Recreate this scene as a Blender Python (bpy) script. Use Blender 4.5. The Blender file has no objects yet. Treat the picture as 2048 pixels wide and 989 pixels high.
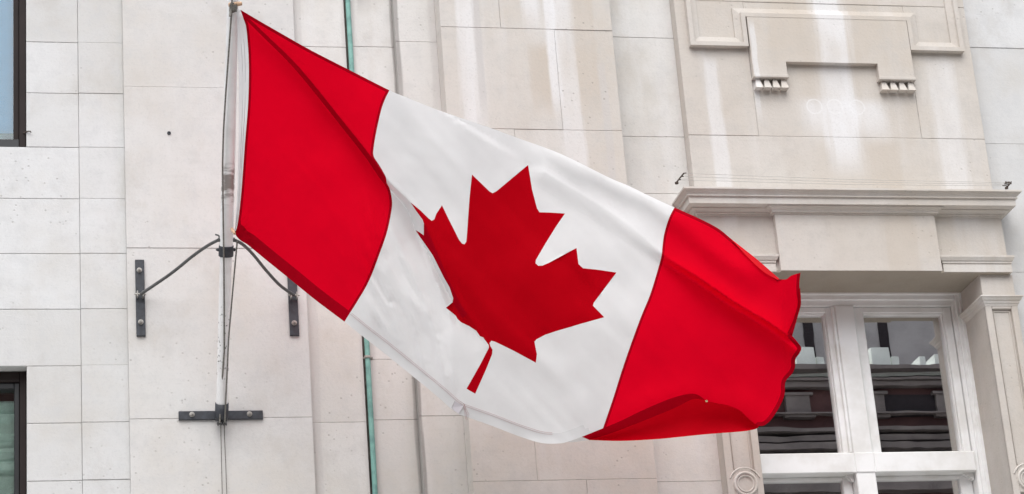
import bpy, bmesh, math, random
from mathutils import Vector, noise
from mathutils.geometry import delaunay_2d_cdt

random.seed(7)
scene = bpy.context.scene
COL = scene.collection

# ------------------------------------------------------------------ camera
FPX = 4800.0                       # focal length in pixels of the 2048 px wide photograph
YAW, PITCH, ROLL = math.radians(13.2192), math.radians(21.0490), math.radians(-4.5671)
EYE = Vector((0.0, -16.2, 1.65))
_f = Vector((math.sin(YAW) * math.cos(PITCH), math.cos(YAW) * math.cos(PITCH), math.sin(PITCH)))
_r0 = Vector((math.cos(YAW), -math.sin(YAW), 0.0))
_u0 = _r0.cross(_f)
_r = math.cos(ROLL) * _r0 + math.sin(ROLL) * _u0
_u = -math.sin(ROLL) * _r0 + math.cos(ROLL) * _u0


def P(px, py, Y=0.0):
    """world point on the plane y = Y that the photograph shows at pixel (px, py)"""
    d = _f * FPX + _r * (px - 1024.0) + _u * (494.5 - py)
    return EYE + d * ((Y - EYE.y) / d.y)


def PX(px, py, Y=0.0):
    return P(px, py, Y).x


def PZ(px, py, Y=0.0):
    return P(px, py, Y).z


cam_data = bpy.data.cameras.new("camera")
cam = bpy.data.objects.new("camera", cam_data)
COL.objects.link(cam)
cam_data.sensor_fit = 'HORIZONTAL'
cam_data.sensor_width = 36.0
cam_data.lens = FPX / 2048.0 * 36.0
cam_data.clip_start = 0.1
cam_data.clip_end = 2000.0
from mathutils import Matrix
M = Matrix((( _r.x, _u.x, -_f.x, EYE.x), (_r.y, _u.y, -_f.y, EYE.y), (_r.z, _u.z, -_f.z, EYE.z), (0, 0, 0, 1)))
cam.matrix_world = M
scene.camera = cam
scene.render.resolution_x, scene.render.resolution_y = 1024, 494

# ------------------------------------------------------------------ light
SUN_EL, SUN_AZ = math.radians(58), math.radians(195)   # azimuth clockwise from +y
world = bpy.data.worlds.new("World")
scene.world = world
world.use_nodes = True
wn = world.node_tree
for n in list(wn.nodes):
    wn.nodes.remove(n)
sky = wn.nodes.new('ShaderNodeTexSky')
sky.sky_type = 'NISHITA'
sky.sun_disc = False
sky.sun_elevation = SUN_EL
sky.sun_rotation = SUN_AZ
sky.air_density = 1.0
sky.dust_density = 3.0
sky.ozone_density = 0.6
hs = wn.nodes.new('ShaderNodeHueSaturation')
hs.inputs['Saturation'].default_value = 0.30
bg = wn.nodes.new('ShaderNodeBackground')
bg.inputs['Strength'].default_value = 0.15
wo = wn.nodes.new('ShaderNodeOutputWorld')
wn.links.new(sky.outputs[0], hs.inputs['Color'])
wn.links.new(hs.outputs[0], bg.inputs['Color'])
wn.links.new(bg.outputs[0], wo.inputs['Surface'])
sd = bpy.data.lights.new("sun", 'SUN')
sd.energy = 1.15
sd.angle = math.radians(75)
sd.color = (0.985, 0.993, 1.0)
so = bpy.data.objects.new("sun", sd)
COL.objects.link(so)
dirv = Vector((math.sin(SUN_AZ) * math.cos(SUN_EL), math.cos(SUN_AZ) * math.cos(SUN_EL), math.sin(SUN_EL)))
so.rotation_euler = dirv.to_track_quat('Z', 'Y').to_euler()
so.location = (0, -10, 20)
scene.view_settings.view_transform = 'Standard'
scene.view_settings.look = 'None'
scene.view_settings.exposure = 0.92
scene.view_settings.gamma = 1.0


# ------------------------------------------------------------------ helpers
def tag(o, label=None, cat=None, group=None, kind=None):
    if label: o['label'] = label
    if cat: o['category'] = cat
    if group: o['group'] = group
    if kind: o['kind'] = kind
    return o


def empty(name, loc):
    o = bpy.data.objects.new(name, None)
    o.location = loc
    o.empty_display_size = 0.1
    COL.objects.link(o)
    bpy.context.view_layer.update()
    return o


class MB:
    """collects faces for one mesh object; coordinates are world coordinates"""
    def __init__(self):
        self.v, self.f, self.t, self.mi, self.sm = [], [], [], [], []

    def add(self, vs, fs, tint=0.5, mat=0, smooth=False):
        o = len(self.v)
        self.v += [tuple(p) for p in vs]
        for f in fs:
            self.f.append(tuple(i + o for i in f))
            self.t.append(tint)
            self.mi.append(mat)
            self.sm.append(smooth)

    def box(self, x0, x1, y0, y1, z0, z1, tint=0.5, mat=0, b=0.0):
        """box; with b > 0 the edges of its front face (y0) and its long edges are chamfered"""
        if b <= 0:
            vs = [(x0, y0, z0), (x1, y0, z0), (x1, y0, z1), (x0, y0, z1), (x0, y1, z0), (x1, y1, z0), (x1, y1, z1), (x0, y1, z1)]
            fs = [(0, 1, 2, 3), (5, 4, 7, 6), (4, 0, 3, 7), (1, 5, 6, 2), (3, 2, 6, 7), (4, 5, 1, 0)]
        else:
            vs = [(x0 + b, y0, z0 + b), (x1 - b, y0, z0 + b), (x1 - b, y0, z1 - b), (x0 + b, y0, z1 - b),
                  (x0, y0 + b, z0), (x1, y0 + b, z0), (x1, y0 + b, z1), (x0, y0 + b, z1),
                  (x0, y1, z0), (x1, y1, z0), (x1, y1, z1), (x0, y1, z1)]
            fs = [(0, 1, 2, 3), (4, 5, 1, 0), (5, 6, 2, 1), (6, 7, 3, 2), (7, 4, 0, 3),
                  (8, 9, 5, 4), (9, 10, 6, 5), (10, 11, 7, 6), (11, 8, 4, 7), (9, 8, 11, 10)]
        self.add(vs, fs, tint, mat)

    def tube(self, pts, r, n=10, tint=0.5, mat=0, cap=True):
        pts = [Vector(p) for p in pts]
        rr = r if isinstance(r, (list, tuple)) else [r] * len(pts)
        vs, fs = [], []
        for i, p in enumerate(pts):
            d = (pts[min(i + 1, len(pts) - 1)] - pts[max(i - 1, 0)]).normalized()
            a = d.cross(Vector((0.31, 0.17, 0.93) if abs(d.z) < 0.9 else (0.13, 0.97, 0.1))).normalized()
            c = d.cross(a)
            for k in range(n):
                an = 2 * math.pi * k / n
                vs.append(p + (a * math.cos(an) + c * math.sin(an)) * rr[i])
        for i in range(len(pts) - 1):
            for k in range(n):
                fs.append((i * n + k, i * n + (k + 1) % n, (i + 1) * n + (k + 1) % n, (i + 1) * n + k))
        self.add(vs, fs, tint, mat, True)
        if cap:
            self.add(vs[:n], [tuple(range(n))[::-1]], tint, mat)
            self.add(vs[-n:], [tuple(range(n))], tint, mat)

    def lathe(self, c, axis, prof, n=20, tint=0.5, mat=0, smooth=True):
        """prof: (radius, distance along axis)"""
        c, d = Vector(c), Vector(axis).normalized()
        a = d.cross(Vector((0, 0, 1)) if abs(d.z) < 0.9 else Vector((1, 0, 0))).normalized()
        e = d.cross(a)
        vs, fs = [], []
        for (r, h) in prof:
            for k in range(n):
                an = 2 * math.pi * k / n
                vs.append(c + d * h + (a * math.cos(an) + e * math.sin(an)) * r)
        for i in range(len(prof) - 1):
            for k in range(n):
                fs.append((i * n + k, i * n + (k + 1) % n, (i + 1) * n + (k + 1) % n, (i + 1) * n + k))
        self.add(vs, fs, tint, mat, smooth)
        self.add(vs[:n], [tuple(range(n))[::-1]], tint, mat)
        self.add(vs[-n:], [tuple(range(n))], tint, mat)

    def plan(self, x0, x1, yb, yf, prof, tint=0.5, mat=0):
        """moulding run round three sides of a plan rectangle; prof: (projection, z) upwards"""
        vs, fs = [], []
        for (o, z) in prof:
            vs += [(x0 - o, yb, z), (x0 - o, yf - o, z), (x1 + o, yf - o, z), (x1 + o, yb, z)]
        for i in range(len(prof) - 1):
            for k in range(4):
                a, b = i * 4 + k, i * 4 + (k + 1) % 4
                fs.append((a, b, b + 4, a + 4))
        m = (len(prof) - 1) * 4
        fs.append((3, 2, 1, 0))
        fs.append((m, m + 1, m + 2, m + 3))
        self.add(vs, fs, tint, mat)

    def prism(self, poly, y0, y1, tint=0.5, mat=0, b=0.0):
        """poly of (x, z), counter-clockwise seen from the street; y0 front"""
        n = len(poly)
        vs = [(x, y0, z) for x, z in poly] + [(x, y1, z) for x, z in poly]
        fs = [tuple(range(n)), tuple(range(2 * n - 1, n - 1, -1))]
        fs += [(i + n, (i + 1) % n + n, (i + 1) % n, i) for i in range(n)]
        self.add(vs, fs, tint, mat)

    def build(self, name, mats, parent=None, fix=True):
        me = bpy.data.meshes.new(name)
        me.from_pydata(self.v, [], self.f)
        for m in (mats if isinstance(mats, (list, tuple)) else [mats]):
            me.materials.append(m)
        at = me.attributes.new("tint", 'FLOAT', 'FACE')
        at.data.foreach_set('value', self.t)
        me.polygons.foreach_set('material_index', self.mi)
        me.polygons.foreach_set('use_smooth', self.sm)
        if fix:
            bm = bmesh.new(); bm.from_mesh(me)
            bmesh.ops.recalc_face_normals(bm, faces=bm.faces)
            bm.to_mesh(me); bm.free()
        o = bpy.data.objects.new(name, me)
        COL.objects.link(o)
        if parent is not None:
            o.parent = parent
            o.matrix_parent_inverse = parent.matrix_world.inverted()
        return o


# ------------------------------------------------------------------ materials
def newmat(name):
    m = bpy.data.materials.new(name)
    m.use_nodes = True
    nt = m.node_tree
    p = nt.nodes['Principled BSDF']
    return m, nt, p


def N(nt, t, **kw):
    n = nt.nodes.new(t)
    for k, v in kw.items():
        setattr(n, k, v)
    return n


def math_(nt, op, a, b=None, clamp=False):
    n = N(nt, 'ShaderNodeMath', operation=op)
    n.use_clamp = clamp
    for i, x in enumerate((a, b)):
        if x is None: continue
        if isinstance(x, (int, float)): n.inputs[i].default_value = x
        else: nt.links.new(x, n.inputs[i])
    return n.outputs[0]


def mixc(nt, fac, a, b, mode='MIX'):
    n = N(nt, 'ShaderNodeMix', data_type='RGBA', blend_type=mode)
    for i, x in ((0, fac), (6, a), (7, b)):
        if isinstance(x, (int, float)): n.inputs[i].default_value = x
        elif isinstance(x, tuple): n.inputs[i].default_value = (*x, 1.0)
        else: nt.links.new(x, n.inputs[i])
    return n.outputs[2]


def ramp(nt, x, lo, hi):
    n = N(nt, 'ShaderNodeMapRange')
    n.clamp = True
    n.interpolation_type = 'SMOOTHSTEP'
    n.inputs['From Min'].default_value = lo
    n.inputs['From Max'].default_value = hi
    nt.links.new(x, n.inputs['Value'])
    return n.outputs[0]


def tex(nt, vec, scale, detail=4, rough=0.55, sc=None, off=(0, 0, 0)):
    if sc or off != (0, 0, 0):
        mp = N(nt, 'ShaderNodeMapping')
        mp.inputs['Scale'].default_value = sc or (1, 1, 1)
        mp.inputs['Location'].default_value = off
        nt.links.new(vec, mp.inputs['Vector'])
        vec = mp.outputs[0]
    n = N(nt, 'ShaderNodeTexNoise')
    n.inputs['Scale'].default_value = scale
    n.inputs['Detail'].default_value = detail
    n.inputs['Roughness'].default_value = rough
    nt.links.new(vec, n.inputs['Vector'])
    return n.outputs['Fac']


def stone(name, base, warm, streaks=(), rings=(), streak_noise=0.5, grime=0.25, pits=0.5):
    """limestone; streaks: (x, half width, strength, kind, z_top, z_bottom), kind 'w' washed pale, 'b' brown, 'g' grey"""
    m, nt, p = newmat(name)
    geo = N(nt, 'ShaderNodeNewGeometry')
    pos = geo.outputs['Position']
    at = N(nt, 'ShaderNodeAttribute', attribute_type='GEOMETRY', attribute_name='tint')
    # bed-to-bed differences
    c = mixc(nt, at.outputs['Fac'], base, warm)
    # broad weathering
    n1 = tex(nt, pos, 1.1, 5, 0.6, off=(3.1, 0, 1.7))
    c = mixc(nt, math_(nt, 'MULTIPLY', ramp(nt, n1, 0.40, 0.70), 0.60), c, tuple(x * y for x, y in zip(warm, (0.90, 0.86, 0.80))))
    n2 = tex(nt, pos, 7.0, 6, 0.65)
    c = mixc(nt, math_(nt, 'MULTIPLY', ramp(nt, n2, 0.44, 0.72), 0.55), c, tuple(x * 0.82 for x in base))
    n7 = tex(nt, pos, 2.1, 7, 0.68, off=(2.5, 0, 6.1), sc=(1, 1, .8))
    c = mixc(nt, math_(nt, 'MULTIPLY', ramp(nt, n7, 0.50, 0.70), grime), c, tuple(x * y for x, y in zip(warm, (0.84, 0.81, 0.77))))
    # horizontal bedding
    n3 = tex(nt, pos, 3.0, 5, 0.7, sc=(0.8, 0.8, 9.0))
    c = mixc(nt, math_(nt, 'MULTIPLY', ramp(nt, n3, 0.5, 0.8), 0.24), c, tuple(x * 0.80 for x in warm))
    # run-off stripes from rain
    if streak_noise > 0:
        n4 = tex(nt, pos, 3.2, 4, 0.6, sc=(1.0, 1.0, 0.10))
        c = mixc(nt, math_(nt, 'MULTIPLY', ramp(nt, n4, 0.52, 0.70), 0.8 * streak_noise), c, (0.66, 0.655, 0.655))
        n5 = tex(nt, pos, 4.3, 4, 0.6, sc=(1.0, 1.0, 0.12), off=(7.7, 0, 0))
        c = mixc(nt, math_(nt, 'MULTIPLY', ramp(nt, n5, 0.52, 0.72), 0.55 * streak_noise), c, (0.47, 0.425, 0.375))
    sep = N(nt, 'ShaderNodeSeparateXYZ')
    nt.links.new(pos, sep.inputs[0])
    if streaks:
        wob = tex(nt, pos, 1.3, 3, 0.5, sc=(0.6, 1, 1.0))
        wobx = math_(nt, 'ADD', sep.outputs['X'], math_(nt, 'MULTIPLY', math_(nt, 'SUBTRACT', wob, 0.5), 0.05))
        fib = math_(nt, 'SUBTRACT', tex(nt, pos, 9.0, 5, 0.65, sc=(1.6, 1, 0.10), off=(4, 1, 8)), 0.5)
        fade = ramp(nt, tex(nt, pos, 2.6, 4, 0.6, sc=(1, 1, 0.45), off=(1, 2, 5)), 0.25, 0.55)
        for (x, w, s, k, zt, zb) in streaks:
            d = math_(nt, 'ABSOLUTE', math_(nt, 'SUBTRACT', wobx, x))
            d = math_(nt, 'ADD', d, math_(nt, 'MULTIPLY', fib, min(w * 1.5, 0.16)))
            n = N(nt, 'ShaderNodeMapRange'); n.interpolation_type = 'SMOOTHSTEP'
            n.inputs['From Min'].default_value = w * 1.25; n.inputs['From Max'].default_value = w * 0.65
            nt.links.new(d, n.inputs['Value'])
            g = n.outputs[0]
            g = math_(nt, 'MULTIPLY', g, ramp(nt, sep.outputs['Z'], zb, zb + 0.35))
            g = math_(nt, 'MULTIPLY', g, math_(nt, 'SUBTRACT', 1.0, ramp(nt, sep.outputs['Z'], zt - 0.12, zt)))
            g = math_(nt, 'MULTIPLY', g, math_(nt, 'ADD', math_(nt, 'MULTIPLY', fade, 0.5), 0.5))
            col = {'w': (0.70, 0.70, 0.71), 'b': (0.47, 0.41, 0.345), 'g': (0.48, 0.46, 0.445), 'd': (0.27, 0.255, 0.24)}[k]
            c = mixc(nt, math_(nt, 'MULTIPLY', g, s), c, col)
    for (rx, rz, rr) in rings:
        dx = math_(nt, 'SUBTRACT', sep.outputs['X'], rx); dz = math_(nt, 'SUBTRACT', sep.outputs['Z'], rz)
        dd = math_(nt, 'SQRT', math_(nt, 'ADD', math_(nt, 'MULTIPLY', dx, dx), math_(nt, 'MULTIPLY', dz, dz)))
        dd = math_(nt, 'ADD', dd, math_(nt, 'MULTIPLY', math_(nt, 'SUBTRACT', tex(nt, pos, 14.0, 3, .6), .5), .008))
        q = math_(nt, 'SUBTRACT', 1.0, ramp(nt, math_(nt, 'ABSOLUTE', math_(nt, 'SUBTRACT', dd, rr)), .002, .010))
        q = math_(nt, 'MULTIPLY', q, ramp(nt, tex(nt, pos, 11.0, 3, .6, off=(rx, 2, 1)), .15, .40))
        c = mixc(nt, math_(nt, 'MULTIPLY', q, .5), c, (.70, .695, .69))
    # pits, shell holes and specks
    v = N(nt, 'ShaderNodeTexVoronoi'); v.inputs['Scale'].default_value = 17.0
    nt.links.new(pos, v.inputs['Vector'])
    patch = ramp(nt, tex(nt, pos, 1.6, 3, 0.5, off=(9, 4, 2)), 0.50, 0.62)
    sp = math_(nt, 'MULTIPLY', math_(nt, 'SUBTRACT', 1.0, ramp(nt, v.outputs['Distance'], 0.07, 0.17)), patch)
    c = mixc(nt, math_(nt, 'MULTIPLY', sp, 0.75 * pits), c, (0.22, 0.20, 0.18))
    n6 = tex(nt, pos, 60.0, 3, 0.6)
    c = mixc(nt, math_(nt, 'MULTIPLY', ramp(nt, n6, 0.50, 0.78), 0.30), c, tuple(x * 0.66 for x in base))
    # dirt held in corners of real relief
    nt.links.new(c, p.inputs['Base Color'])
    p.inputs['Roughness'].default_value = 0.88
    p.inputs['Specular IOR Level'].default_value = 0.25
    bp = N(nt, 'ShaderNodeBump')
    bp.inputs['Strength'].default_value = 0.5
    bp.inputs['Distance'].default_value = 0.005
    hgt = math_(nt, 'ADD', math_(nt, 'MULTIPLY', tex(nt, pos, 45.0, 6, 0.7), 0.8), math_(nt, 'MULTIPLY', n2, 0.7))
    hgt = math_(nt, 'SUBTRACT', hgt, math_(nt, 'MULTIPLY', sp, 0.7))
    nt.links.new(hgt, bp.inputs['Height'])
    nt.links.new(bp.outputs[0], p.inputs['Normal'])
    return m


def plain(name, col, rough=0.5, metal=0.0, var=0.12, scale=9.0, bump=0.0, spec=0.5, col2=None):
    m, nt, p = newmat(name)
    geo = N(nt, 'ShaderNodeNewGeometry')
    n1 = tex(nt, geo.outputs['Position'], scale, 5, 0.6)
    c = mixc(nt, ramp(nt, n1, 0.35, 0.7), col, col2 or tuple(x * (1 - var * 2) for x in col))
    nt.links.new(c, p.inputs['Base Color'])
    p.inputs['Roughness'].default_value = rough
    p.inputs['Metallic'].default_value = metal
    p.inputs['Specular IOR Level'].default_value = spec
    if bump:
        bp = N(nt, 'ShaderNodeBump'); bp.inputs['Strength'].default_value = bump; bp.inputs['Distance'].default_value = 0.003
        nt.links.new(tex(nt, geo.outputs['Position'], scale * 6, 4, 0.6), bp.inputs['Height'])
        nt.links.new(bp.outputs[0], p.inputs['Normal'])
    return m


def cloth(name, col, trans=0.35, fuzz=0.0):
    m, nt, p = newmat(name)
    nt.nodes.remove(p)
    out = nt.nodes['Material Output']
    geo = N(nt, 'ShaderNodeNewGeometry')
    pos = geo.outputs['Position']
    n1 = tex(nt, pos, 2.3, 5, 0.6)
    c = mixc(nt, ramp(nt, n1, 0.3, 0.75), col, tuple(x * 0.93 for x in col))
    d = N(nt, 'ShaderNodeBsdfDiffuse'); t = N(nt, 'ShaderNodeBsdfTranslucent'); g = N(nt, 'ShaderNodeBsdfGlossy')
    g.inputs['Roughness'].default_value = 0.55
    g.inputs['Color'].default_value = (0.9, 0.8, 0.8, 1) if col[0] > col[1] * 3 else (0.9, 0.9, 0.9, 1)
    nt.links.new(c, d.inputs['Color']); nt.links.new(c, t.inputs['Color'])
    bp = N(nt, 'ShaderNodeBump'); bp.inputs['Strength'].default_value = 0.16; bp.inputs['Distance'].default_value = 0.004
    h = math_(nt, 'ADD', tex(nt, pos, 260.0, 2, 0.5), math_(nt, 'MULTIPLY', tex(nt, pos, 14.0, 4, 0.55), 1.1))
    nt.links.new(h, bp.inputs['Height'])
    for x in (d, t, g):
        nt.links.new(bp.outputs[0], x.inputs['Normal'])
    m1 = N(nt, 'ShaderNodeMixShader'); m1.inputs[0].default_value = trans
    nt.links.new(d.outputs[0], m1.inputs[1]); nt.links.new(t.outputs[0], m1.inputs[2])
    m2 = N(nt, 'ShaderNodeMixShader'); m2.inputs[0].default_value = 0.0015
    nt.links.new(m1.outputs[0], m2.inputs[1]); nt.links.new(g.outputs[0], m2.inputs[2])
    nt.links.new(m2.outputs[0], out.inputs['Surface'])
    return m


def glass(name, refl, tintc, wave=0.02, rcol=(1, 1, 1)):
    m, nt, p = newmat(name)
    nt.nodes.remove(p)
    out = nt.nodes['Material Output']
    geo = N(nt, 'ShaderNodeNewGeometry')
    g = N(nt, 'ShaderNodeBsdfGlossy'); g.inputs['Roughness'].default_value = 0.0
    g.inputs['Color'].default_value = (*rcol, 1)
    t = N(nt, 'ShaderNodeBsdfTransparent'); t.inputs['Color'].default_value = (*tintc, 1)
    bp = N(nt, 'ShaderNodeBump'); bp.inputs['Strength'].default_value = 1.0; bp.inputs['Distance'].default_value = wave
    nt.links.new(tex(nt, geo.outputs['Position'], 3.0, 2, 0.5, sc=(0.7, 1, 1.6)), bp.inputs['Height'])
    nt.links.new(bp.outputs[0], g.inputs['Normal'])
    lw = N(nt, 'ShaderNodeLayerWeight'); lw.inputs['Blend'].default_value = 0.2
    fac = math_(nt, 'ADD', math_(nt, 'MULTIPLY', lw.outputs['Fresnel'], 0.8), refl, clamp=True)
    mx = N(nt, 'ShaderNodeMixShader')
    nt.links.new(fac, mx.inputs[0]); nt.links.new(t.outputs[0], mx.inputs[1]); nt.links.new(g.outputs[0], mx.inputs[2])
    nt.links.new(mx.outputs[0], out.inputs['Surface'])
    return m


# planes of the front, street side is -y
YA, YB, YC, YD, YE, YF, YG, YH, YI, YJ = 0.0, -0.007, -0.06, -0.015, 0.0, -0.08, -0.26, -0.09, -0.20, -0.10


def sx(px, Y, py=150): return PX(px, py, Y)


MAT = {}
MAT['cool'] = stone('portland_stone_pale', (0.60, 0.60, 0.60), (0.53, 0.525, 0.515), streak_noise=0.14, grime=0.55, pits=0.5)
MAT['panel'] = stone('portland_stone_panel', (0.595, 0.588, 0.578), (0.545, 0.53, 0.512), streak_noise=0.15, grime=0.6, pits=0.55)
MAT['mid'] = stone('portland_stone_cream', (0.62, 0.61, 0.59), (0.565, 0.548, 0.52), streak_noise=0.4, grime=0.6, pits=0.5, streaks=[
    (sx(697, 0.0, 40), 0.05, 0.55, 'g', 13.0, 0.2), (sx(738, 0.0, 840), 0.045, 0.5, 'g', 13.0, 0.2),
    (sx(787, 0.0, 60), 0.025, 0.8, 'd', 13.0, 0.2), (sx(841, 0.0, 880), 0.02, 0.7, 'd', 8.4, 0.2),
    (sx(728, 0.0, 20), 0.05, 0.7, 'd', 13.0, PZ(728, 45, 0.0)), (sx(868, -.08, 60), 0.05, 0.5, 'g', 13.0, 8.0),
    (sx(622, 0.0, 600), 0.03, 0.5, 'g', 13.0, 0.2)])
MAT['pier'] = stone('portland_stone_streaked', (0.57, 0.55, 0.52), (0.53, 0.495, 0.455), streak_noise=0.35, pits=0.6, streaks=[
    (sx(1080, YG), 0.085, 0.75, 'b', PZ(1080, 78, YG), PZ(1080, 262, YG)),
    (sx(1108, YG), 0.045, 0.7, 'w', 13.0, PZ(1080, 250, YG)),
    (sx(1062, YG, 30), 0.07, 0.55, 'w', 13.0, PZ(1080, 85, YG)),
    (sx(961, YG), 0.030, 0.8, 'g', 13.0, PZ(961, 262, YG)),
    (sx(935, YG), 0.07, 0.5, 'w', 13.0, 7.0),
    (sx(1170, YG), 0.11, 0.45, 'b', 13.0, PZ(1180, 262, YG)),
    (sx(1150, YG, 320), 0.09, 0.45, 'w', 13.0, 8.0),
    (sx(1205, YG), 0.03, 0.5, 'g', PZ(1200, 110, YG), 8.0)])
MAT['bay'] = stone('portland_stone_bay', (0.545, 0.512, 0.475), (0.515, 0.472, 0.425), streak_noise=0.22, pits=0.3, rings=[(PX(a_, 213.5, YI), PZ(a_, b_, YI), .06) for a_, b_ in ((1629, 213), (1670, 213.5), (1714, 215))], streaks=[
    (sx(1570, YI, 60), 0.16, 0.45, 'b', 13.0, PZ(1570, 150, YI)),
    (sx(1768, YI, 320), 0.14, 0.55, 'b', PZ(1760, 268, YI), 7.5),
    (sx(1690, YI, 320), 0.28, 0.25, 'b', 13.0, 7.5),
    (sx(1672, YI, 150), 0.135, 0.68, 'w', 13.0, PZ(1700, 372, YI)),
    (sx(1690, YI, 230), 0.36, 0.62, 'w', PZ(1700, 188, YI), PZ(1700, 305, YI)),
    (sx(1430, YI, 200), 0.06, 0.45, 'w', PZ(1430, 105, YI), 8.0),
    (sx(1880, YI, 150), 0.12, 0.4, 'w', PZ(1880, 105, YI), 8.0),
    (sx(1508, YI, 120), 0.022, 0.5, 'w', PZ(1505, 40, YI), PZ(1510, 260, YI))])
MAT['trim'] = stone('portland_stone_trim', (0.58, 0.55, 0.51), (0.53, 0.49, 0.445), streak_noise=0.4, pits=0.15)
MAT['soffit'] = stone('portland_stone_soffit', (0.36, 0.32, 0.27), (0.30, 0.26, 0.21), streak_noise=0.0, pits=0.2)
MAT['jamb'] = stone('portland_stone_jamb', (0.50, 0.465, 0.425), (0.48, 0.44, 0.40), streak_noise=0.15, pits=0.15)
MAT['mortar'] = plain('mortar', (0.49, 0.475, 0.45), 0.95, var=0.2, scale=14)
MAT['grime'] = plain('sooty_stone', (0.30, 0.285, 0.26), 0.95, var=0.3, scale=5)
MAT['white_paint'] = plain('white_gloss_paint', (0.78, 0.78, 0.775), 0.40, scale=3.5, col2=(0.66, 0.65, 0.625))
MAT['bronze'] = plain('dark_bronze_frame', (0.026, 0.019, 0.018), 0.6, var=0.1, scale=6, spec=0.15)
MAT['black_frame'] = plain('black_frame', (0.012, 0.012, 0.014), 0.4)
MAT['black_iron'] = plain('black_painted_iron', (0.018, 0.020, 0.026), 0.5, var=0.2, scale=30, col2=(0.035, 0.04, 0.05), bump=0.3)
MAT['stay'] = plain('grey_steel_bar', (0.085, 0.085, 0.085), 0.5, var=0.2, scale=25)
MAT['bolt'] = plain('zinc_bolt', (0.45, 0.43, 0.40), 0.45, 0.6, var=0.2, scale=60)
MAT['rope'] = plain('grey_rope', (0.20, 0.19, 0.17), 0.9, var=0.25, scale=80)
MAT['wire'] = plain('thin_wire', (0.42, 0.41, 0.39), 0.6)
MAT['rust'] = plain('rusty_steel', (0.055, 0.035, 0.025), 0.8, var=0.3, scale=60)
MAT['wood'] = plain('pale_wood', (0.62, 0.40, 0.25), 0.6, var=0.15, scale=40)
MAT['copper'] = plain('verdigris_copper', (0.20, 0.40, 0.35), 0.8, var=0.1, scale=12, col2=(0.13, 0.27, 0.24), bump=0.3)
MAT['dark_room'] = plain('dark_room', (0.030, 0.022, 0.026), 0.9)
MAT['curtain'] = plain('plum_curtain', (0.075, 0.045, 0.062), 0.9, scale=3)
MAT['slat'] = plain('blind_with_sky_reflection', (0.20, 0.64, 0.90), 0.6, var=0.03)  # slats carry the sky's blue reflection in their own colour
MAT['pale_blind'] = plain('pale_green_blind', (0.50, 0.58, 0.56), 0.7, var=0.05)
MAT['teal_blind'] = plain('teal_blind', (0.30, 0.42, 0.42), 0.7, var=0.05)
MAT['glass'] = glass('window_glass', 0.64, (0.72, 0.74, 0.74), 0.00010)
MAT['glass_blue'] = glass('window_glass_clear', 0.03, (0.97, 0.985, 1.0), 0.0003)
MAT['glass_green'] = glass('window_glass_green', 0.20, (0.93, 0.97, 0.95), 0.0004, (0.88, 1.0, 0.95))
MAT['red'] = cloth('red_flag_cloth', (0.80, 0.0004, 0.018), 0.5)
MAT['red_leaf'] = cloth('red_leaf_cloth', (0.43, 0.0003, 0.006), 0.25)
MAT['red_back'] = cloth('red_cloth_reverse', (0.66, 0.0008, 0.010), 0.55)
MAT['red_under'] = cloth('red_doubled_shaded_reverse', (0.40, 0.0008, 0.010), 0.35)  # reverse of the rolled hem, its shade put into a darker red
MAT['red_hem_or_shade'] = cloth('red_doubled_or_shaded_cloth', (0.36, 0.0006, 0.009), 0.2)  # doubled hems, and crease shade painted along the long fold
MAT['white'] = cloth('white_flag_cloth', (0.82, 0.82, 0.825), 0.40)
MAT['white_hem_or_shade'] = cloth('white_doubled_or_shaded_cloth', (0.70, 0.69, 0.69), 0.12)  # doubled white hem, and painted shade where the long fold crosses the white
MAT['band'] = cloth('white_hoist_canvas', (0.86, 0.86, 0.87), 0.5)
MAT['stitch'] = plain('red_thread', (0.50, 0.30, 0.30), 0.9)
MAT['hem_thread'] = plain('grey_thread', (0.55, 0.53, 0.53), 0.9)


def pole_mat():
    m, nt, p = newmat('painted_pole')
    geo = N(nt, 'ShaderNodeNewGeometry')
    pos = geo.outputs['Position']
    sep = N(nt, 'ShaderNodeSeparateXYZ'); nt.links.new(pos, sep.inputs[0])
    c = mixc(nt, ramp(nt, tex(nt, pos, 5, 5, 0.6), 0.4, 0.7), (0.80, 0.79, 0.785), (0.70, 0.68, 0.67))
    z0 = PZ(455, 370, -1.1)
    d = math_(nt, 'ABSOLUTE', math_(nt, 'SUBTRACT', math_(nt, 'ADD', sep.outputs['Z'], math_(nt, 'MULTIPLY', tex(nt, pos, 9, 3, 0.5), 0.10)), z0 + 0.05))
    g = math_(nt, 'SUBTRACT', 1.0, ramp(nt, d, 0.04, 0.16))
    g = math_(nt, 'MULTIPLY', g, ramp(nt, tex(nt, pos, 11, 4, 0.6, sc=(0.5, 1, 2.5)), 0.42, 0.58))
    c = mixc(nt, math_(nt, 'MULTIPLY', g, 0.8), c, (0.16, 0.12, 0.10))
    zl = PZ(446, 690, -0.45)
    e = math_(nt, 'SUBTRACT', 1.0, ramp(nt, math_(nt, 'ABSOLUTE', math_(nt, 'SUBTRACT', sep.outputs['Z'], zl)), 0.12, 0.26))
    e = math_(nt, 'MULTIPLY', e, ramp(nt, tex(nt, pos, 40, 3, 0.6), 0.60, 0.66))
    c = mixc(nt, math_(nt, 'MULTIPLY', e, 0.9), c, (0.05, 0.05, 0.05))
    nt.links.new(c, p.inputs['Base Color'])
    p.inputs['Roughness'].default_value = 0.35
    return m


MAT['pole'] = pole_mat()

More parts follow.
